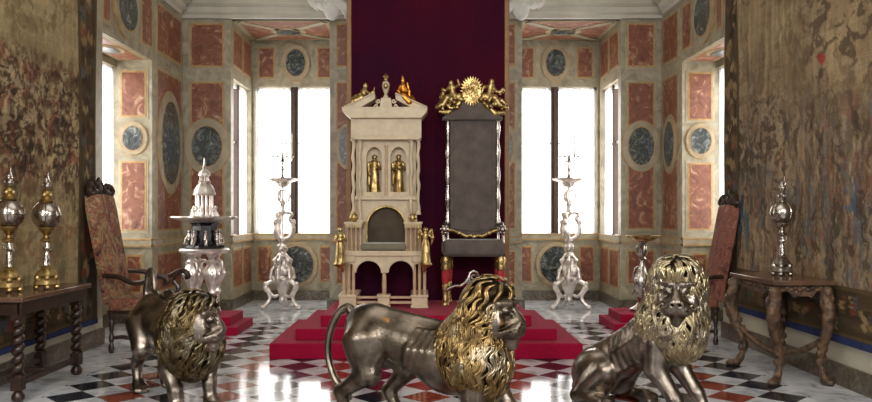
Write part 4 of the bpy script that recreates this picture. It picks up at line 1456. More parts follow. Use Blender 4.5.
# ================================================================ ARMCHAIRS
def make_chair(label, loc, rz, up, sc=1.0, width=.70):
    """tall-backed baroque armchair; the sitter faces +x, back feet at x = 0"""
    t = thing('armchair', label, 'armchair', loc, rz, 'tall upholstered armchairs')
    t.scale = (sc, sc, sc)
    hw = width / 2
    m = MB().bounds((-.02, -hw, .43), (.56, hw, .56))
    m.build('seat', up, t, bevel=.045, bseg=4)
    MB().bounds((-.03, -hw + .02, .40), (.55, hw - .02, .445)).build('seat_frame', MT['wood'], t, bevel=.008)
    # leaning back: slab from the seat to the crest
    tilt = lambda z: -.02 - .21 * ((z - .5) / 1.15)
    m = MB()
    prof = [(.50, hw - .05), (.9, hw - .03), (1.3, hw - .02), (1.5, hw - .02), (1.62, hw - .06)]
    vs = []
    for z, w in prof:
        for y in (-w, -w * .5, 0, w * .5, w):
            arch = .03 * (1 - (y / hw) ** 2) if z > 1.55 else 0
            vs.append((tilt(z) + .035 * (1 - (y / hw) ** 2) + .01, y, z + arch))
    for z, w in prof:
        for y in (-w, -w * .5, 0, w * .5, w):
            arch = .03 * (1 - (y / hw) ** 2) if z > 1.55 else 0
            vs.append((tilt(z) - .06, y, z + arch))
    n, c = len(prof), 5
    fs = []
    for i in range(n - 1):
        for j in range(c - 1):
            a = i * c + j
            fs.append((a, a + 1, a + c + 1, a + c))
            b = a + n * c
            fs.append((b, b + c, b + c + 1, b + 1))
        for j in (0, c - 1):
            a = i * c + j; b = a + n * c
            fs.append((a, a + c, b + c, b) if j == 0 else (a, b, b + c, a + c))
    for i in (0, n - 1):
        for j in range(c - 1):
            a = i * c + j; b = a + n * c
            fs.append((a, b, b + 1, a + 1) if i == 0 else (a, a + 1, b + 1, b))
    m.add(vs, fs).build('backrest', up, t, smooth=50, bevel=.015)
    # openwork carved crest
    m = MB()
    zc = 1.63
    for s in (-1, 1):
        scroll(m, [(tilt(zc) - .02, s * (hw - .08), zc - .02), (tilt(zc), s * (hw - .05), zc + .06), (tilt(zc + .1), s * (hw - .12), zc + .12), (tilt(zc), s * (hw - .2), zc + .05), (tilt(zc), s * .06, zc + .08), (tilt(zc + .15), s * .03, zc + .17)], [.026, .03, .028, .026, .026, .018], 6)
        scroll(m, [(tilt(zc), s * (hw - .16), zc), (tilt(zc), s * .13, zc + .13), (tilt(zc), s * .04, zc + .03)], [.02, .022, .018], 6)
        for q in range(3):
            m.ell((tilt(zc + .08), s * (.05 + .08 * q), zc + .13 - .028 * q), (.018, .022, .026), 8, 6)
    for s in (-1, 1):
        for q in range(4):
            m.ell((tilt(zc) - .01, s * (.05 + .075 * q), zc + .03 + .012 * (q % 2)), (.022, .036, .032), 8, 6)
    m.ell((tilt(zc + .16), 0, zc + .17), (.02, .035, .035), 10, 7)
    m.ell((tilt(zc + .08), 0, zc + .08), (.025, .04, .05), 10, 7)
    m.build('carved_crest', MT['wood'], t)
    for s in (-1, 1):
        y = s * (hw + .005)
        m = MB()
        scroll(m, [(tilt(.78) + .0, s * (hw - .03), .80), (.10, y, .79), (.25, y + s * .02, .73), (.38, y + s * .03, .74), (.50, y + s * .02, .80), (.575, y, .785), (.60, y, .735), (.565, y, .72)], [.026, .028, .026, .026, .03, .032, .028, .02], 8)
        m.build('arm', MT['wood'], t)
        m = MB()
        scroll(m, [(.50, y, .79), (.44, y, .70), (.49, y, .61), (.46, y - s * .02, .50), (.48, y - s * .03, .42)], [.024, .022, .028, .024, .026], 8)
        m.build('arm_support', MT['wood'], t)
        pr = [(.026, .42), (.026, .36), (.016, .345), (.03, .31), (.022, .24), (.015, .20), (.026, .185), (.026, .12), (.016, .11), (.032, .06), (.03, .02), (.022, 0)]
        for x in (.01, .50):
            MB().lathe(pr, (x, s * (hw - .04), 0), 10).build('leg', MT['wood'], t)
        m = MB()
        scroll(m, [(.01, s * (hw - .04), .15), (.13, s * (hw - .04), .165), (.25, s * (hw - .04), .14), (.37, s * (hw - .04), .165), (.50, s * (hw - .04), .15)], [.016, .024, .018, .024, .016], 8)
        m.build('stretcher', MT['wood'], t)
    m = MB()
    scroll(m, [(.25, -hw + .04, .15), (.25, -.1, .17), (.25, 0, .15), (.25, .1, .17), (.25, hw - .04, .15)], [.016, .024, .02, .024, .016], 8)
    m.build('stretcher', MT['wood'], t)
    return t


make_chair('tall armchair in flowered tapestry with curved dark arms under the left wall window', (-3.47, 8.80, 0), 0, MT['tapchair'], 1.07, .70)
make_chair('tall faded red armchair leaning back between the right wall window and the carved table', (3.44, 9.24, 0), pi, MT['tapchair2'], 1.0, .56)

# ================================================================ TABLE WITH TWISTED LEGS
t = thing('side_table', 'dark table with barley-twist legs against the left wall tapestry', 'table', (-3.53, 6.85, 0), world=True)
MB().bounds((-3.725, 6.18, .825), (-3.245, 7.47, .868)).build('tabletop', MT['woodtop'], t, bevel=.008)
m = MB()
for a, b in (((-3.71, 6.24), (-3.30, 6.27)), ((-3.71, 7.36), (-3.30, 7.39)), ((-3.32, 6.24), (-3.285, 7.39)), ((-3.715, 6.24), (-3.69, 7.39))):
    m.bounds((a[0], a[1], .715), (b[0], b[1], .825))
m.bounds((-3.71, 6.235, .815), (-3.28, 7.40, .83))
m.build('apron', MT['wood'], t, bevel=.004)
m = MB()
for x in (-3.335, -3.68):
    m.bounds((x - .025, 6.3, .125), (x + .025, 7.33, .175))
m.bounds((-3.68, 6.78, .125), (-3.335, 6.84, .175))
m.build('stretcher', MT['wood'], t, bevel=.008)
for x in (-3.335, -3.68):
    for y in (6.285, 7.34):
        m = MB()
        n = 56
        pts = [(x + .020 * cos(i * .68), y + .020 * sin(i * .68), .215 + .46 * i / n) for i in range(n + 1)]
        m.tube(pts, .033, 10)
        m.box((x, y, .70), (.085, .085, .07)); m.box((x, y, .15), (.085, .085, .11))
        bf = MB().lathe([(.03, .0), (.05, .02), (.052, .05), (.03, .085), (.04, .1)], (x, y, 0), 12)
        m.lathe([(.03, .195), (.05, .205), (.03, .225)], (x, y, 0), 12); m.lathe([(.03, .645), (.05, .66), (.03, .67)], (x, y, 0), 12)
        bf.build('bun_foot', MT['wood'], m.build('twisted_leg', MT['wood'], t))


def make_globe_cup(label, loc, mats, sc=1.0, seed=1, group=None):
    base, fig, globe = mats
    t = thing('globe_cup', label, 'standing cup', loc, 0, group)
    t.scale = (sc,) * 3
    m = MB()
    m.lathe([(.10, .03), (.112, .05), (.10, .085), (.085, .11), (.10, .13), (.08, .165), (.05, .19), (.055, .21), (.03, .225)], (0, 0, 0), 24, 1, 6, .07)
    for k in range(6):
        a = k * pi / 3
        m.ell(pol(.098, a, .025), (.026, .026, .025), 8, 6); m.ell(pol(.09, a, .11), (.026, .026, .035), 8, 6)
    m.build('foot', base, t)
    S = figure((0, 0, .21), .215, 'raise', -pi / 2 + .4 * seed, seed)
    S.cap((.01, 0, .38), (0, 0, .445), .025, .02)
    link_mesh('stem_figure', S.mesh(.005), fig, t)
    m = MB().lathe([(.02, .43), (.05, .445), (.055, .46), (.03, .475), (.024, .50), (.045, .53), (.075, .56), (.08, .575)], (0, 0, 0), 20)
    m.build('knop', base, t)
    m = MB().ell((0, 0, .69), (.122, .122, .132), 28, 18)
    m.lathe([(.121, .68), (.128, .685), (.128, .697), (.121, .702)], (0, 0, 0), 28)
    for k in range(4):
        a = k * pi / 2 + .4
        m.tube([pol(.1235 * sin(pi * j / 10), a, .69 + .133 * cos(pi * j / 10)) for j in range(11)], .005, 5)
    m.build('globe', globe, t)
    m = MB().lathe([(.06, .81), (.07, .82), (.045, .84), (.03, .86), (.045, .885), (.04, .905), (.02, .92), (.026, .93)], (0, 0, 0), 18, 1, 6, .05)
    for k in range(4):
        m.ell(pol(.04, k * pi / 2, .875), (.016, .016, .022), 8, 6)
    m.build('cover', base, t)
    S = SDF(.01)
    S.chain([(0, 0, .92), (.01, -.005, .96), (0, 0, 1.0)], [.018, .026, .018]).ell((0, -.004, 1.02), .017).chain([(.015, 0, .985), (.035, -.01, 1.0), (.02, -.01, 1.05), (.022, -.01, 1.09)], [.011, .009, .007, .003]).chain([(-.015, 0, .985), (-.03, -.015, .965)], [.011, .008])
    link_mesh('finial', S.mesh(.004), fig, t)
    return t


c = P(9, 292.5, 116); make_globe_cup('silver-gilt globe cup on the twisted-leg table, nearest the photo edge', (c.x, c.y, .868), (MT['gold'], MT['silver'], MT['glass']), .985, 1, 'tall covered globe cups')
c = P(46.5, 289.5, 111.5); make_globe_cup('silver-gilt globe cup on the twisted-leg table, nearer the armchair', (c.x, c.y, .868), (MT['gold'], MT['silver'], MT['glass']), .965, 3, 'tall covered globe cups')

# ================================================================ CARVED TABLE
t = thing('carved_table', 'carved brown console table with bowed animal legs against the right wall tapestry', 'table', (3.45, 7.3, 0), world=True)
tx0, tx1, ty0, ty1, tz = 3.13, 3.68, 6.84, 7.84, .945
MB().bounds((tx0, ty0, tz - .045), (tx1, ty1, tz)).build('tabletop', MT['woodtop'], t, bevel=.008)
m = MB()
def scallop(a, b, fn, d0, d1, z1=.90):
    pts = [(a, z1), (b, z1)] + [(b + (a - b) * i / 24, .80 + .05 * abs(sin(i / 24 * pi * 3)) - .05 * math.exp(-((i - 12) / 3.5) ** 2)) for i in range(25)]
    m.prism(pts, fn, d0, d1)
fy = lambda u, v, d: Vector((tx0 + .05 + d, u, v))
fx = lambda u, v, d: Vector((u, ty0 + .05 + d, v))
scallop(ty0 + .05, ty1 - .05, fy, 0, .03); scallop(tx0 + .05, tx1 - .03, fx, 0, .03)
fy2 = lambda u, v, d: Vector((u, ty1 - .05 - d, v))
scallop(tx0 + .05, tx1 - .03, fy2, 0, .03)
r = random.Random(4)
for i in range(16):
    u = ty0 + .1 + (ty1 - ty0 - .2) * i / 15
    m.ell((tx0 + .05, u, .86 + .015 * (i % 2)), (.02, .03, .022), 8, 6)
for i in range(10):
    u = tx0 + .1 + (tx1 - tx0 - .2) * i / 9
    m.ell((u, ty0 + .05, .86 + .015 * (i % 2)), (.03, .02, .022), 8, 6)
m.build('carved_apron', MT['carved'], t)
cx, cy = (tx0 + tx1) / 2, (ty0 + ty1) / 2
for sx in (-1, 1):
    for sy in (-1, 1):
        x0, y0 = cx + sx * .21, cy + sy * .42
        dx, dy = .06 * sx, .05 * sy
        if sx > 0:
            dx *= .3
        S = SDF(.025)
        q = lambda o, z: (x0 + dx * o, y0 + dy * o, z)
        S.chain([q(.2, .89), q(.5, .80), q(.9, .70), q(1.0, .60), q(.6, .46), q(-.3, .32), q(-.7, .2), q(-.2, .09), q(.3, .035)], [.04, .046, .05, .052, .042, .036, .03, .03, .042])
        S.ell(q(.9, .03), (.05, .05, .032))
        S.ell(q(.9, .84), (.04, .04, .05)).ell(q(1.5, .66), (.035, .035, .06)).ell(q(1.3, .54), (.03, .03, .05))
        for k in range(9):
            zz = .84 - .078 * k
            oo = (.4, .8, 1.0, 1.0, .8, .3, -.2, -.6, -.5)[k]
            for sg in (-1, 1):
                S.ell((x0 + dx * oo + sg * .034, y0 + dy * oo - .02 * (k % 2), zz + .02 * sg), (.017, .022, .03), k=.012)
        for k in range(3):
            S.ell(q(1.1 + .2 * (k - 1), .02 + 0 * k), (.02 + .02 * (k % 2), .03, .02))
            S.ell((x0 + dx * .9 + .035 * (k - 1), y0 + dy * .9 - .03 * sy, .74 - .1 * k), (.025, .025, .05))
        link_mesh('carved_leg', S.mesh(.0085), MT['carved'], t)
for s in (-1, 1):
    m = MB()
    a = Vector((cx - .21, cy - s * .42, .42)); b = Vector((cx + .21, cy + s * .42, .42))
    pts = [a.lerp(b, i / 12) + Vector((0, 0, -.20 * sin(pi * i / 12) + .012 * s)) for i in range(13)]
    m.tube(pts, [.026 + .006 * abs(cos(i)) for i in range(13)], 8)
    m.build('curved_stretcher', MT['carved'], t)
c = P(782, 275.5, 103.5)
make_globe_cup('dark silver globe cup on the carved table against the right wall tapestry', (c.x, c.y, tz), (MT['silver'], MT['silver'], MT['glass']), .88, 5, 'tall covered globe cups')

# ================================================================ SILVER TABLE AND CENTREPIECE
bx, by, bz = -2.90, 10.1, .22
t = thing('silver_table', 'round silver table on vase-shaped legs on the left red podium', 'table', (bx, by, bz))
MB().lathe([(.02, .80), (.29, .80), (.32, .82), (.325, .845), (.31, .862), (.02, .862)], (0, 0, 0), 36).build('tabletop', MT['silverb'], t)
for k in range(4):
    a = k * pi / 2 + pi / 4
    x, y = .185 * cos(a), .185 * sin(a)
    m = MB().lathe([(.05, 0), (.06, .03), (.035, .06), (.03, .1), (.05, .13), (.035, .17), (.03, .24), (.055, .29), (.04, .33), (.06, .40), (.10, .50), (.105, .56), (.08, .62), (.045, .66), (.06, .70), (.035, .73), (.06, .78), (.075, .80)], (x, y, 0), 16, 1, 8, .07)
    for s in (-1, 1):
        tx, ty = -sin(a) * s, cos(a) * s
        scroll(m, [(x + tx * .05, y + ty * .05, .70), (x + tx * .125, y + ty * .125, .69), (x + tx * .14, y + ty * .14, .60), (x + tx * .10, y + ty * .10, .52)], .013, 6)
    for q in range(5):
        b = q * 2 * pi / 5
        m.ell((x + .095 * cos(b), y + .095 * sin(b), .53), (.025, .025, .045), 8, 6)
    m.build('vase_leg', MT['silverb'], t)
MB().lathe([(.10, .03), (.18, .05), (.16, .09), (.05, .1)], (0, 0, 0), 24, 1, 8, .05).build('stretcher', MT['silverb'], t)

t = thing('table_fountain', 'black and silver centrepiece with scalloped dish and openwork spire on the silver table', 'centrepiece', (bx, by, bz + .862))
m = MB().lathe([(.26, 0), (.27, .02), (.25, .045), (.20, .06), (.175, .10), (.165, .30), (.19, .33), (.21, .345)], (0, 0, 0), 8)
m.build('ebony_drum', MT['ebony'], t, smooth=20)
for k in range(8):
    a = k * pi / 4 + pi / 8
    S = SDF(.012)
    S.chain([pol(.215, a, .04), pol(.20, a, .12), pol(.19, a, .19)], [.022, .03, .02]).ell(pol(.19, a, .225), .022).chain([pol(.2, a, .18), pol(.235, a, .13), pol(.25, a, .06)], [.014, .012, .012])
    link_mesh('supporting_figure', S.mesh(.007), MT['silver'], t)
MB().lathe([(.10, .335), (.22, .345), (.32, .37), (.40, .395), (.425, .41), (.41, .425), (.30, .40), (.2, .38), (.1, .375)], (0, 0, 0), 48, 1, 12, .05).build('scalloped_dish', MT['silverb'], t)
m = MB()
m.lathe([(.17, .37), (.16, .40), (.12, .43), (.10, .44)], (0, 0, 0), 24)
for k in range(6):
    a = k * pi / 3
    m.lathe([(.022, .42), (.016, .45), (.018, .60), (.014, .68), (.024, .71)], pol(.105, a, 0), 8)
    scroll(m, [pol(.19, a, .40), pol(.17, a, .47), pol(.13, a, .52), pol(.15, a, .56)], .014, 6)
m.lathe([(.02, .70), (.14, .70), (.15, .72), (.135, .74), (.13, .78), (.10, .83), (.07, .86), (.085, .875), (.07, .89)], (0, 0, 0), 24, 1, 6, .05)
for k in range(5):
    m.lathe([(.012, .88), (.010, .95), (.016, .965)], pol(.055, k * 2 * pi / 5, 0), 6)
m.lathe([(.02, .96), (.08, .96), (.075, .985), (.06, 1.01), (.03, 1.04), (.016, 1.06), (.026, 1.08), (.012, 1.10), (.01, 1.18), (.002, 1.2)], (0, 0, 0), 18)
m.build('openwork_spire', MT['silverb'], t)
for k in range(6):
    a = k * pi / 3 + pi / 6
    S = figure(pol(.15, a, .39), .16, ('raise', 'hold')[k % 2], a, k + 20)
    link_mesh('standing_figure', S.mesh(.006), MT['silverb'], t)

# ================================================================ SILVER STAND ON THE RIGHT
t = thing('dish_stand', 'slender silver-gilt stand with a shallow dish, behind the sitting lion', 'stand', (2.97, 10.4, .22))
m = MB().lathe([(.16, 0), (.165, .03), (.10, .07), (.05, .12), (.07, .18), (.09, .26), (.11, .36), (.10, .46), (.06, .54), (.035, .62), (.03, .68), (.055, .71), (.035, .74), (.05, .80), (.06, .84), (.035, .88), (.05, .92), (.07, .95)], (0, 0, 0), 20, 1, 6, .08)
for k in range(3):
    a = k * 2 * pi / 3 + .5
    scroll(m, [pol(.05, a, .60), pol(.10, a, .56), pol(.125, a, .44), pol(.10, a, .32), pol(.14, a, .22)], .016, 6)
    scroll(m, [pol(.03, a, .76), pol(.075, a, .78), pol(.075, a, .86), pol(.05, a, .9)], .013, 6)
m.build('baluster', MT['silver'], t)
MB().lathe([(.06, .94), (.15, .96), (.215, 1.0), (.225, 1.02), (.215, 1.025), (.14, .985), (.02, .975)], (0, 0, 0), 32, 1, 8, .04).build('dish', MT['gold'], t)

# ================================================================ LIONS
def lion_head(S, M):
    h = SDF(.022)
    h.ell((0, 0, .04), (.13, .135, .145)); h.ell((-.08, 0, .02), (.13, .14, .15))
    h.ell((.105, 0, -.060), (.095, .090, .078))                   # muzzle
    h.cap((.08, 0, .075), (.172, 0, .000), .048, .042)            # broad nose bridge
    h.ell((.198, 0, -.014), (.026, .050, .024), k=.012)           # nose
    for s in (-1, 1):
        h.ell((.155, s * .042, -.062), (.050, .050, .044))        # upper lip
        h.ell((.045, s * .095, -.035), (.075, .052, .095))        # cheek
        h.cap((.125, s * .030, .098), (.080, s * .110, .098), .024, .020, k=.03)   # brow
        h.ell((.120, s * .062, .058), (.022, .026, .020), k=.007)           # eye
    h.cap((.09, 0, -.150), (.140, 0, -.148), .058, .042)          # chin
    for s in (-1, 1):
        h.cut((.225, 0, -.106), (.13, s * .092, -.122), .015, k=.010)          # mouth
        h.cut((.152, s * .036, .026), (.112, s * .092, .026), .008, k=.008)    # under the eye
        h.cut((.142, s * .050, .080), (.108, s * .098, .078), .007, k=.006)    # upper lid
        h.cut((.226, s * .024, -.022), (.200, s * .022, -.022), .011, k=.006)  # nostril
        h.cut((.185, s * .062, .0), (.10, s * .105, -.055), .011, k=.02)       # cheek furrow
        h.cut((.16, s * .020, .03), (.13, s * .030, .085), .008, k=.014)       # beside the nose
        for q in range(3):
            h.cut((.205 - .012 * q, s * (.05 + .016 * q), -.055 - .012 * q), (.175 - .01 * q, s * (.072 + .014 * q), -.050 - .014 * q), .0045, k=.004)
    h.cut((.225, 0, -.040), (.215, 0, -.100), .009, k=.007)
    h.cut((.13, 0, .18), (.155, 0, .09), .013, k=.02)
    h.transform(M)
    S.p += h.p


def paw(S, p, ang, r=.062, side=0):
    """paw on the ground pointing along ang"""
    x, y = p
    d = (cos(ang), sin(ang)); n = (-d[1], d[0])
    S.ell((x, y, .05), (r, r, .05))
    for i, o in enumerate((-1.5, -.5, .5, 1.5)):
        L = .085 if abs(o) < 1 else .068
        a = (x + d[0] * .02 + n[0] * o * .027, y + d[1] * .02 + n[1] * o * .027, .055)
        b = (x + d[0] * L + n[0] * o * .034, y + d[1] * L + n[1] * o * .034, .030)
        S.cap(a, b, .028, .027, k=.012)
        c = (x + d[0] * (L + .035) + n[0] * o * .035, y + d[1] * (L + .035) + n[1] * o * .035, .012)
        S.cap(b, c, .012, .005, k=.006)


def make_mane(parent, env, head, hm, name_seed, mat, face_dir, nlocks=420, gap=.027, Lmul=1.0):
    """curling locks laid over an envelope; the face stays clear"""
    me = env.mesh(.017, 'mane_env')
    nv = len(me.vertices)
    co = np.empty(nv * 3, np.float32); me.vertices.foreach_get('co', co); co = co.reshape(-1, 3)
    no = np.array([v.normal[:] for v in me.vertices])
    # shell pieces shrink a little so the locks sit proud
    kd = kdtree.KDTree(nv)
    for i, p in enumerate(co):
        kd.insert(p, i)
    kd.balance()
    r = random.Random(name_seed)
    fd = Vector(face_dir).normalized()
    hp = Vector(head)
    mb = MB()
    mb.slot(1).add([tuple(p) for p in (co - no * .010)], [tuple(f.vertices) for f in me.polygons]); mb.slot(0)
    bpy.data.meshes.remove(me)
    made, tries = 0, 0
    starts = []
    while made < nlocks and tries < 6000:
        tries += 1
        i = r.randrange(nv)
        p = Vector(co[i]); nn = Vector(no[i])
        if p.z < .2:
            continue
        rel = p - hp
        ax = rel.dot(fd)
        if any((p - s).length < gap for s in starts):
            continue
        starts.append(p.copy())
        L = (.24 + .2 * r.random()) * Lmul
        steps = 18
        ph, wl, amp = r.random() * 6.28, 2.0 + .9 * r.random(), .014 + .012 * r.random()
        away = (rel - fd * ax)
        away = away.normalized() if away.length > .01 else Vector((0, 0, 1))
        near = math.exp(-(rel.length / .24) ** 2)
        base = (away * (.9 * near) - fd * (.8 * near) + Vector((0, 0, -1)) * (1.0 - .35 * near) - fd * .12)
        pts, rad = [], []
        q = p.copy()
        lat = None
        for s in range(steps + 1):
            _, j, dist = kd.find(q)
            nj = Vector(no[j]); cj = Vector(co[j])
            if dist > .04:
                q2 = q
            else:
                q2 = q - nj * ((q - cj).dot(nj))
            d = base - nj * base.dot(nj)
            if d.length < .05:
                d = Vector((0, 0, -1)) - nj * Vector((0, 0, -1)).dot(nj)
            d.normalize()
            lat = nj.cross(d)
            u = s / steps
            lift = .010 + .012 * sin(pi * u) + (.018 * u * u if u > .6 else 0)
            pts.append(q2 + nj * lift + lat * (amp * (0.4 + u) * sin(ph + u * wl * 2 * pi)))
            rad.append(.0135 * (.55 + .65 * sin(pi * min(1, u * 1.15 + .12)) ** .8) * (1 - .75 * u ** 3))
            q = q2 + d * (L / steps)
            base = base * .93 + Vector((0, 0, -1)) * .07
        # two strands per lock
        mb.tube(pts, rad, 7, flat=.7)
        off = lat * .014
        mb.tube([a + off * (1 if k % 2 else .9) + Vector((0, 0, .004)) for k, a in enumerate(pts)], [x * .6 for x in rad], 5, flat=.8)
        made += 1
    o = mb.build('mane', [mat, MT['gap_shade']], parent, smooth=180)
    return o


def Mh(pos, yaw, pitch, s=1.0, roll=0):
    return Matrix.Translation(Vector(pos)) @ Matrix.Rotation(yaw, 4, 'Z') @ Matrix.Rotation(-pitch, 4, 'Y') @ Matrix.Rotation(roll, 4, 'X') @ Matrix.Scale(s, 4)


def tail_mesh(pts, rad, parent, mat):
    m = MB()
    scroll(m, pts, rad, 10)
    e = Vector(pts[-1])
    d = (e - Vector(pts[-2])).normalized()
    for i in range(7):
        a = i * 2 * pi / 7
        o = Vector((cos(a), sin(a), 0)).cross(d) * .03
        scroll(m, [e - d * .03, e + d * .05 + o, e + d * .13 + o * .3], [.016, .022, .004], 6)
    m.build('tail', mat, parent)


def eyes(parent, M):
    for s in (-1, 1):
        c = M @ Vector((.134, s * .066, .057))
        MB().ell(c, .0135, 10, 8).build('eye', MT['eye'], parent)


def ears(parent, M, mat):
    for s in (-1, 1):
        S = SDF(.012)
        S.ell((-.02, s * .125, .15), (.022, .042, .05)).cap((-.03, s * .10, .12), (-.02, s * .125, .15), .03, .035)
        S.cut((.02, s * .13, .15), (.0, s * .13, .16), .02, k=.01)
        S.transform(M)
        link_mesh('ear', S.mesh(.008), mat, parent)


def standing_lion(label, loc, rz, head_yaw, head_pitch, mane_mat, legs, tail, sc=1.0, seed=1, head_at=(.52, 0, .80), body=None):
    t = thing('silver_lion', label, 'lion statue', loc, rz, 'life-size silver lions')
    t.scale = (sc,) * 3
    S = SDF(.045)
    S.ell((-.48, 0, .70), (.20, .165, .185)); S.cap((-.44, 0, .69), (-.12, 0, .63), .17, .165); S.cap((-.16, 0, .61), (.12, 0, .54), .165, .205)
    S.ell((.20, 0, .52), (.28, .20, .235)); S.ell((.38, 0, .54), (.18, .19, .26)); S.cap((.32, 0, .66), (.46, 0, .78), .20, .15)
    S.cap((-.40, 0, .82), (.2, 0, .735), .055, .05)
    for i in range(6):    # ribs
        x = -.06 + .055 * i
        for s in (-1, 1):
            S.chain([(x + .05, s * .10, .72), (x + .01, s * .172, .60), (x - .04, s * .155, .46)], [.02, .026, .018], k=.03)
    for s, (hip, knee, hock, foot, fa) in ((-1, legs[0]), (1, legs[1])):
        S.cap(hip, knee, .155, .095); S.cap(knee, hock, .085, .050, k=.035); S.cap(hock, (foot[0], foot[1], .07), .048, .046, k=.03)
        S.ell((hip[0] + .02, hip[1] + s * .02, hip[2] - .06), (.15, .085, .17))
        S.ell((hock[0] - .02, hock[1], hock[2] + .01), (.035, .035, .045), k=.02)
        paw(S, (foot[0] + .03, foot[1]), fa)
    for s, (sh, el, wr, foot, fa) in ((-1, legs[2]), (1, legs[3])):
        S.cap(sh, el, .125, .085); S.cap(el, wr, .078, .058, k=.035); S.cap(wr, (foot[0], foot[1], .07), .056, .052, k=.03)
        S.ell((el[0] - .05, el[1], el[2] + .02), (.04, .045, .05))
        paw(S, (foot[0] + .03, foot[1]), fa)
    M = Mh(head_at, head_yaw, head_pitch, 1.12)
    lion_head(S, M)
    link_mesh('body', S.mesh(.0125), body or MT['lion'], t)
    env = SDF(.06)
    hd = Vector(head_at); f = Vector((cos(head_yaw), sin(head_yaw), 0))
    a = hd - f * .08
    env.ell((a.x + f.x * .03, a.y + f.y * .03, a.z + .03), (.145, .20, .215)); env.ell((a.x, a.y, a.z - .12), (.16, .19, .2))
    b = hd + f * .02
    env.ell((b.x, b.y, b.z + .165), (.115, .15, .085))
    env.ell((.38, 0, .66), (.21, .205, .23)); env.ell((.28, 0, .60), (.19, .205, .20)); env.ell((.36, 0, .54), (.19, .225, .22)); env.ell((.44, 0, .52), (.16, .25, .2)); env.ell((.46, 0, .54), (.13, .17, .24)); env.ell((.43, 0, .42), (.10, .14, .16))
    make_mane(t, env, head_at, M, seed, mane_mat, f)
    ears(t, M, mane_mat)
    eyes(t, M)
    tail_mesh(tail[0], tail[1], t, body or MT['lion'])
    return t


# (hip, knee, hock, foot, paw angle) right then left, (shoulder, elbow, wrist, foot, angle) right then left
walk = [((-.46, -.11, .62), (-.40, -.15, .40), (-.64, -.14, .24), (-.60, -.14), 0), ((-.46, .11, .62), (-.22, .15, .42), (-.40, .14, .22), (-.32, .14), 0),
        ((.44, -.12, .54), (.43, -.15, .34), (.50, -.14, .18), (.52, -.14), 0), ((.44, .13, .54), (.46, .16, .34), (.58, .15, .2), (.62, .15), 0)]
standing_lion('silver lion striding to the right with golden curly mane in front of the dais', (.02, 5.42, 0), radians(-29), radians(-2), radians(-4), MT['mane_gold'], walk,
              ([(-.62, 0, .78), (-.68, 0, .84), (-.76, -.02, .78), (-.82, -.04, .62), (-.82, -.05, .46), (-.76, -.06, .32), (-.70, -.06, .26)], [.045, .034, .03, .028, .027, .028, .03]), 1.0, 3, (.50, 0, .85), MT['lion_glints'])
walk2 = [((-.46, -.11, .62), (-.34, -.15, .42), (-.55, -.14, .24), (-.50, -.14), 0), ((-.46, .11, .62), (-.40, .15, .42), (-.64, .14, .22), (-.58, .14), 0),
         ((.36, -.13, .54), (.34, -.16, .34), (.46, -.15, .18), (.48, -.15), 0), ((.38, .13, .54), (.36, .16, .34), (.42, .15, .2), (.44, .15), 0)]
standing_lion('silver lion with dark curly mane and raised tail in front of the left armchair', (-2.08, 6.35, 0), radians(-52), radians(48), radians(-8), MT['mane_dark'], walk2,
              ([(-.62, 0, .76), (-.70, 0, .86), (-.66, 0, 1.02), (-.58, .0, 1.09), (-.50, 0, 1.02), (-.46, 0, .90), (-.36, 0, .86), (-.26, .02, .88)], [.045, .034, .028, .026, .025, .025, .026, .028]), .96, 5, (.53, 0, .72))

# sitting lion
t = thing('silver_lion', 'silver lion sitting on its haunches, head turned to the viewer', 'lion statue', (1.70, 6.02, 0), radians(-50), 'life-size silver lions')
S = SDF(.045)
S.ell((-.40, 0, .25), (.20, .17, .20)); S.cap((-.36, 0, .30), (-.10, 0, .43), .17, .16); S.cap((-.12, 0, .42), (.10, 0, .56), .16, .19)
S.ell((.12, 0, .56), (.22, .185, .23)); S.ell((.24, 0, .62), (.17, .18, .23)); S.cap((.24, 0, .72), (.36, 0, .90), .18, .14)
S.cap((-.36, 0, .44), (.05, 0, .71), .05, .05)
for i in range(6):
    q = i / 5
    x, z = -.16 + .26 * q, .40 + .17 * q
    for s in (-1, 1):
        S.chain([(x - .02, s * .10, z + .17), (x + .03, s * .17, z + .05), (x + .07, s * .15, z - .08)], [.02, .026, .018], k=.03)
for s in (-1, 1):
    S.ell((-.34, s * .15, .24), (.21, .095, .20), rot=Matrix.Rotation(radians(-25), 4, 'Y'))
    S.cap((-.20, s * .19, .30), (-.42, s * .22, .09), .09, .06); S.cap((-.44, s * .23, .07), (-.14, s * .24, .06), .055, .052)
    paw(S, (-.12, s * .24), s * .1)
    S.cap((.24, s * .12, .56), (.24, s * .15, .38), .115, .085); S.cap((.24, s * .15, .38), (.40, s * .15, .18), .078, .056, k=.035); S.cap((.40, s * .15, .18), (.46, s * .15, .07), .055, .05, k=.03)
    S.ell((.20, s * .15, .39), (.045, .045, .05))
    paw(S, (.49, s * .15), 0)
hy = radians(-60)
hp = (.36, -.06, .93)
M = Mh(hp, hy, radians(-4), 1.12)
lion_head(S, M)
link_mesh('body', S.mesh(.0125), MT['lion'], t)
env = SDF(.06)
f = Vector((cos(hy), sin(hy), 0)); a = Vector(hp) - f * .08
env.ell((a.x, a.y, a.z + .06), (.20, .20, .225)); env.ell((a.x, a.y, a.z - .13), (.20, .20, .21))
b = Vector(hp) + f * .02
env.ell((b.x, b.y, b.z + .20), (.12, .14, .085))
env.ell((.28, 0, .74), (.21, .21, .25)); env.ell((.36, -.02, .66), (.16, .19, .22)); env.ell((.2, 0, .68), (.18, .19, .2))
make_mane(t, env, hp, M, 8, MT['mane'], f, 640, gap=.0235)
ears(t, M, MT['mane']); eyes(t, M)
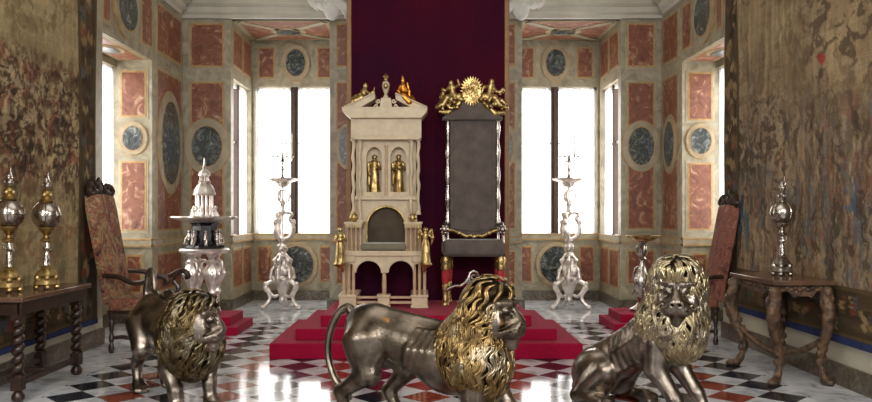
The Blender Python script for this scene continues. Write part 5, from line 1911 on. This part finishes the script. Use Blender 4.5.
tail_mesh([(-.58, 0, .16), (-.66, .03, .06), (-.60, .16, .04), (-.42, .31, .04), (-.2, .34, .04)], [.045, .034, .03, .028, .028], t, MT['lion'])

# ================================================================ LIGHT AND CAMERA
def area(name, loc, target, sx, sy, power, c=(1, 1, 1)):
    l = bpy.data.lights.new(name, 'AREA')
    l.shape = 'RECTANGLE'; l.size = sx; l.size_y = sy; l.energy = power; l.color = c
    o = bpy.data.objects.new(name, l)
    C.objects.link(o)
    o.location = loc
    o.rotation_euler = (Vector(target) - Vector(loc)).to_track_quat('-Z', 'Y').to_euler()
    return o


area('hall_fill_light_left', (XL + .15, 1.6, 2.5), (1.5, 4.5, 1.2), 1.5, 2.6, 190, (.95, .98, 1))  # added fill lamp in front of the solid left wall, no window there
area('hall_fill_light_right', (XR - .15, 1.6, 2.5), (-1.5, 4.5, 1.2), 1.5, 2.6, 190, (.95, .98, 1))  # added fill lamp off the right wall, which has no opening here
area('hall_fill_light', (0, -2.0, 5.0), (0, 7.5, 1.8), 4, 2, 360, (1, .97, .92))  # added soft fill from high behind the camera, no fitting there
area('hall_fill_light', (0, 5.5, 5.5), (0, 6.5, 0), 5, 3, 60, (1, .97, .92))  # added weak fill from overhead, no fitting there

w = bpy.data.worlds.new('hall'); bpy.context.scene.world = w
w.use_nodes = True
bg = w.node_tree.nodes['Background']
bg.inputs['Color'].default_value = (.92, .95, 1, 1); bg.inputs['Strength'].default_value = .9

cam = bpy.data.cameras.new('camera')
co = bpy.data.objects.new('camera', cam); C.objects.link(co)
co.location = (0, 0, H); co.rotation_euler = (pi / 2, 0, 0)
cam.sensor_width = 36; cam.lens = F / 872 * 36
cam.shift_x = (436 - VX) / 872; cam.shift_y = (VY - 201) / 872
cam.clip_start = .05
bpy.context.scene.camera = co
sc = bpy.context.scene
sc.view_settings.view_transform = 'Standard'
sc.view_settings.look = 'None'
sc.view_settings.exposure = 0.0
sc.cycles.use_denoising = True
sc.cycles.max_bounces = 8
sc.cycles.sample_clamp_indirect = 6
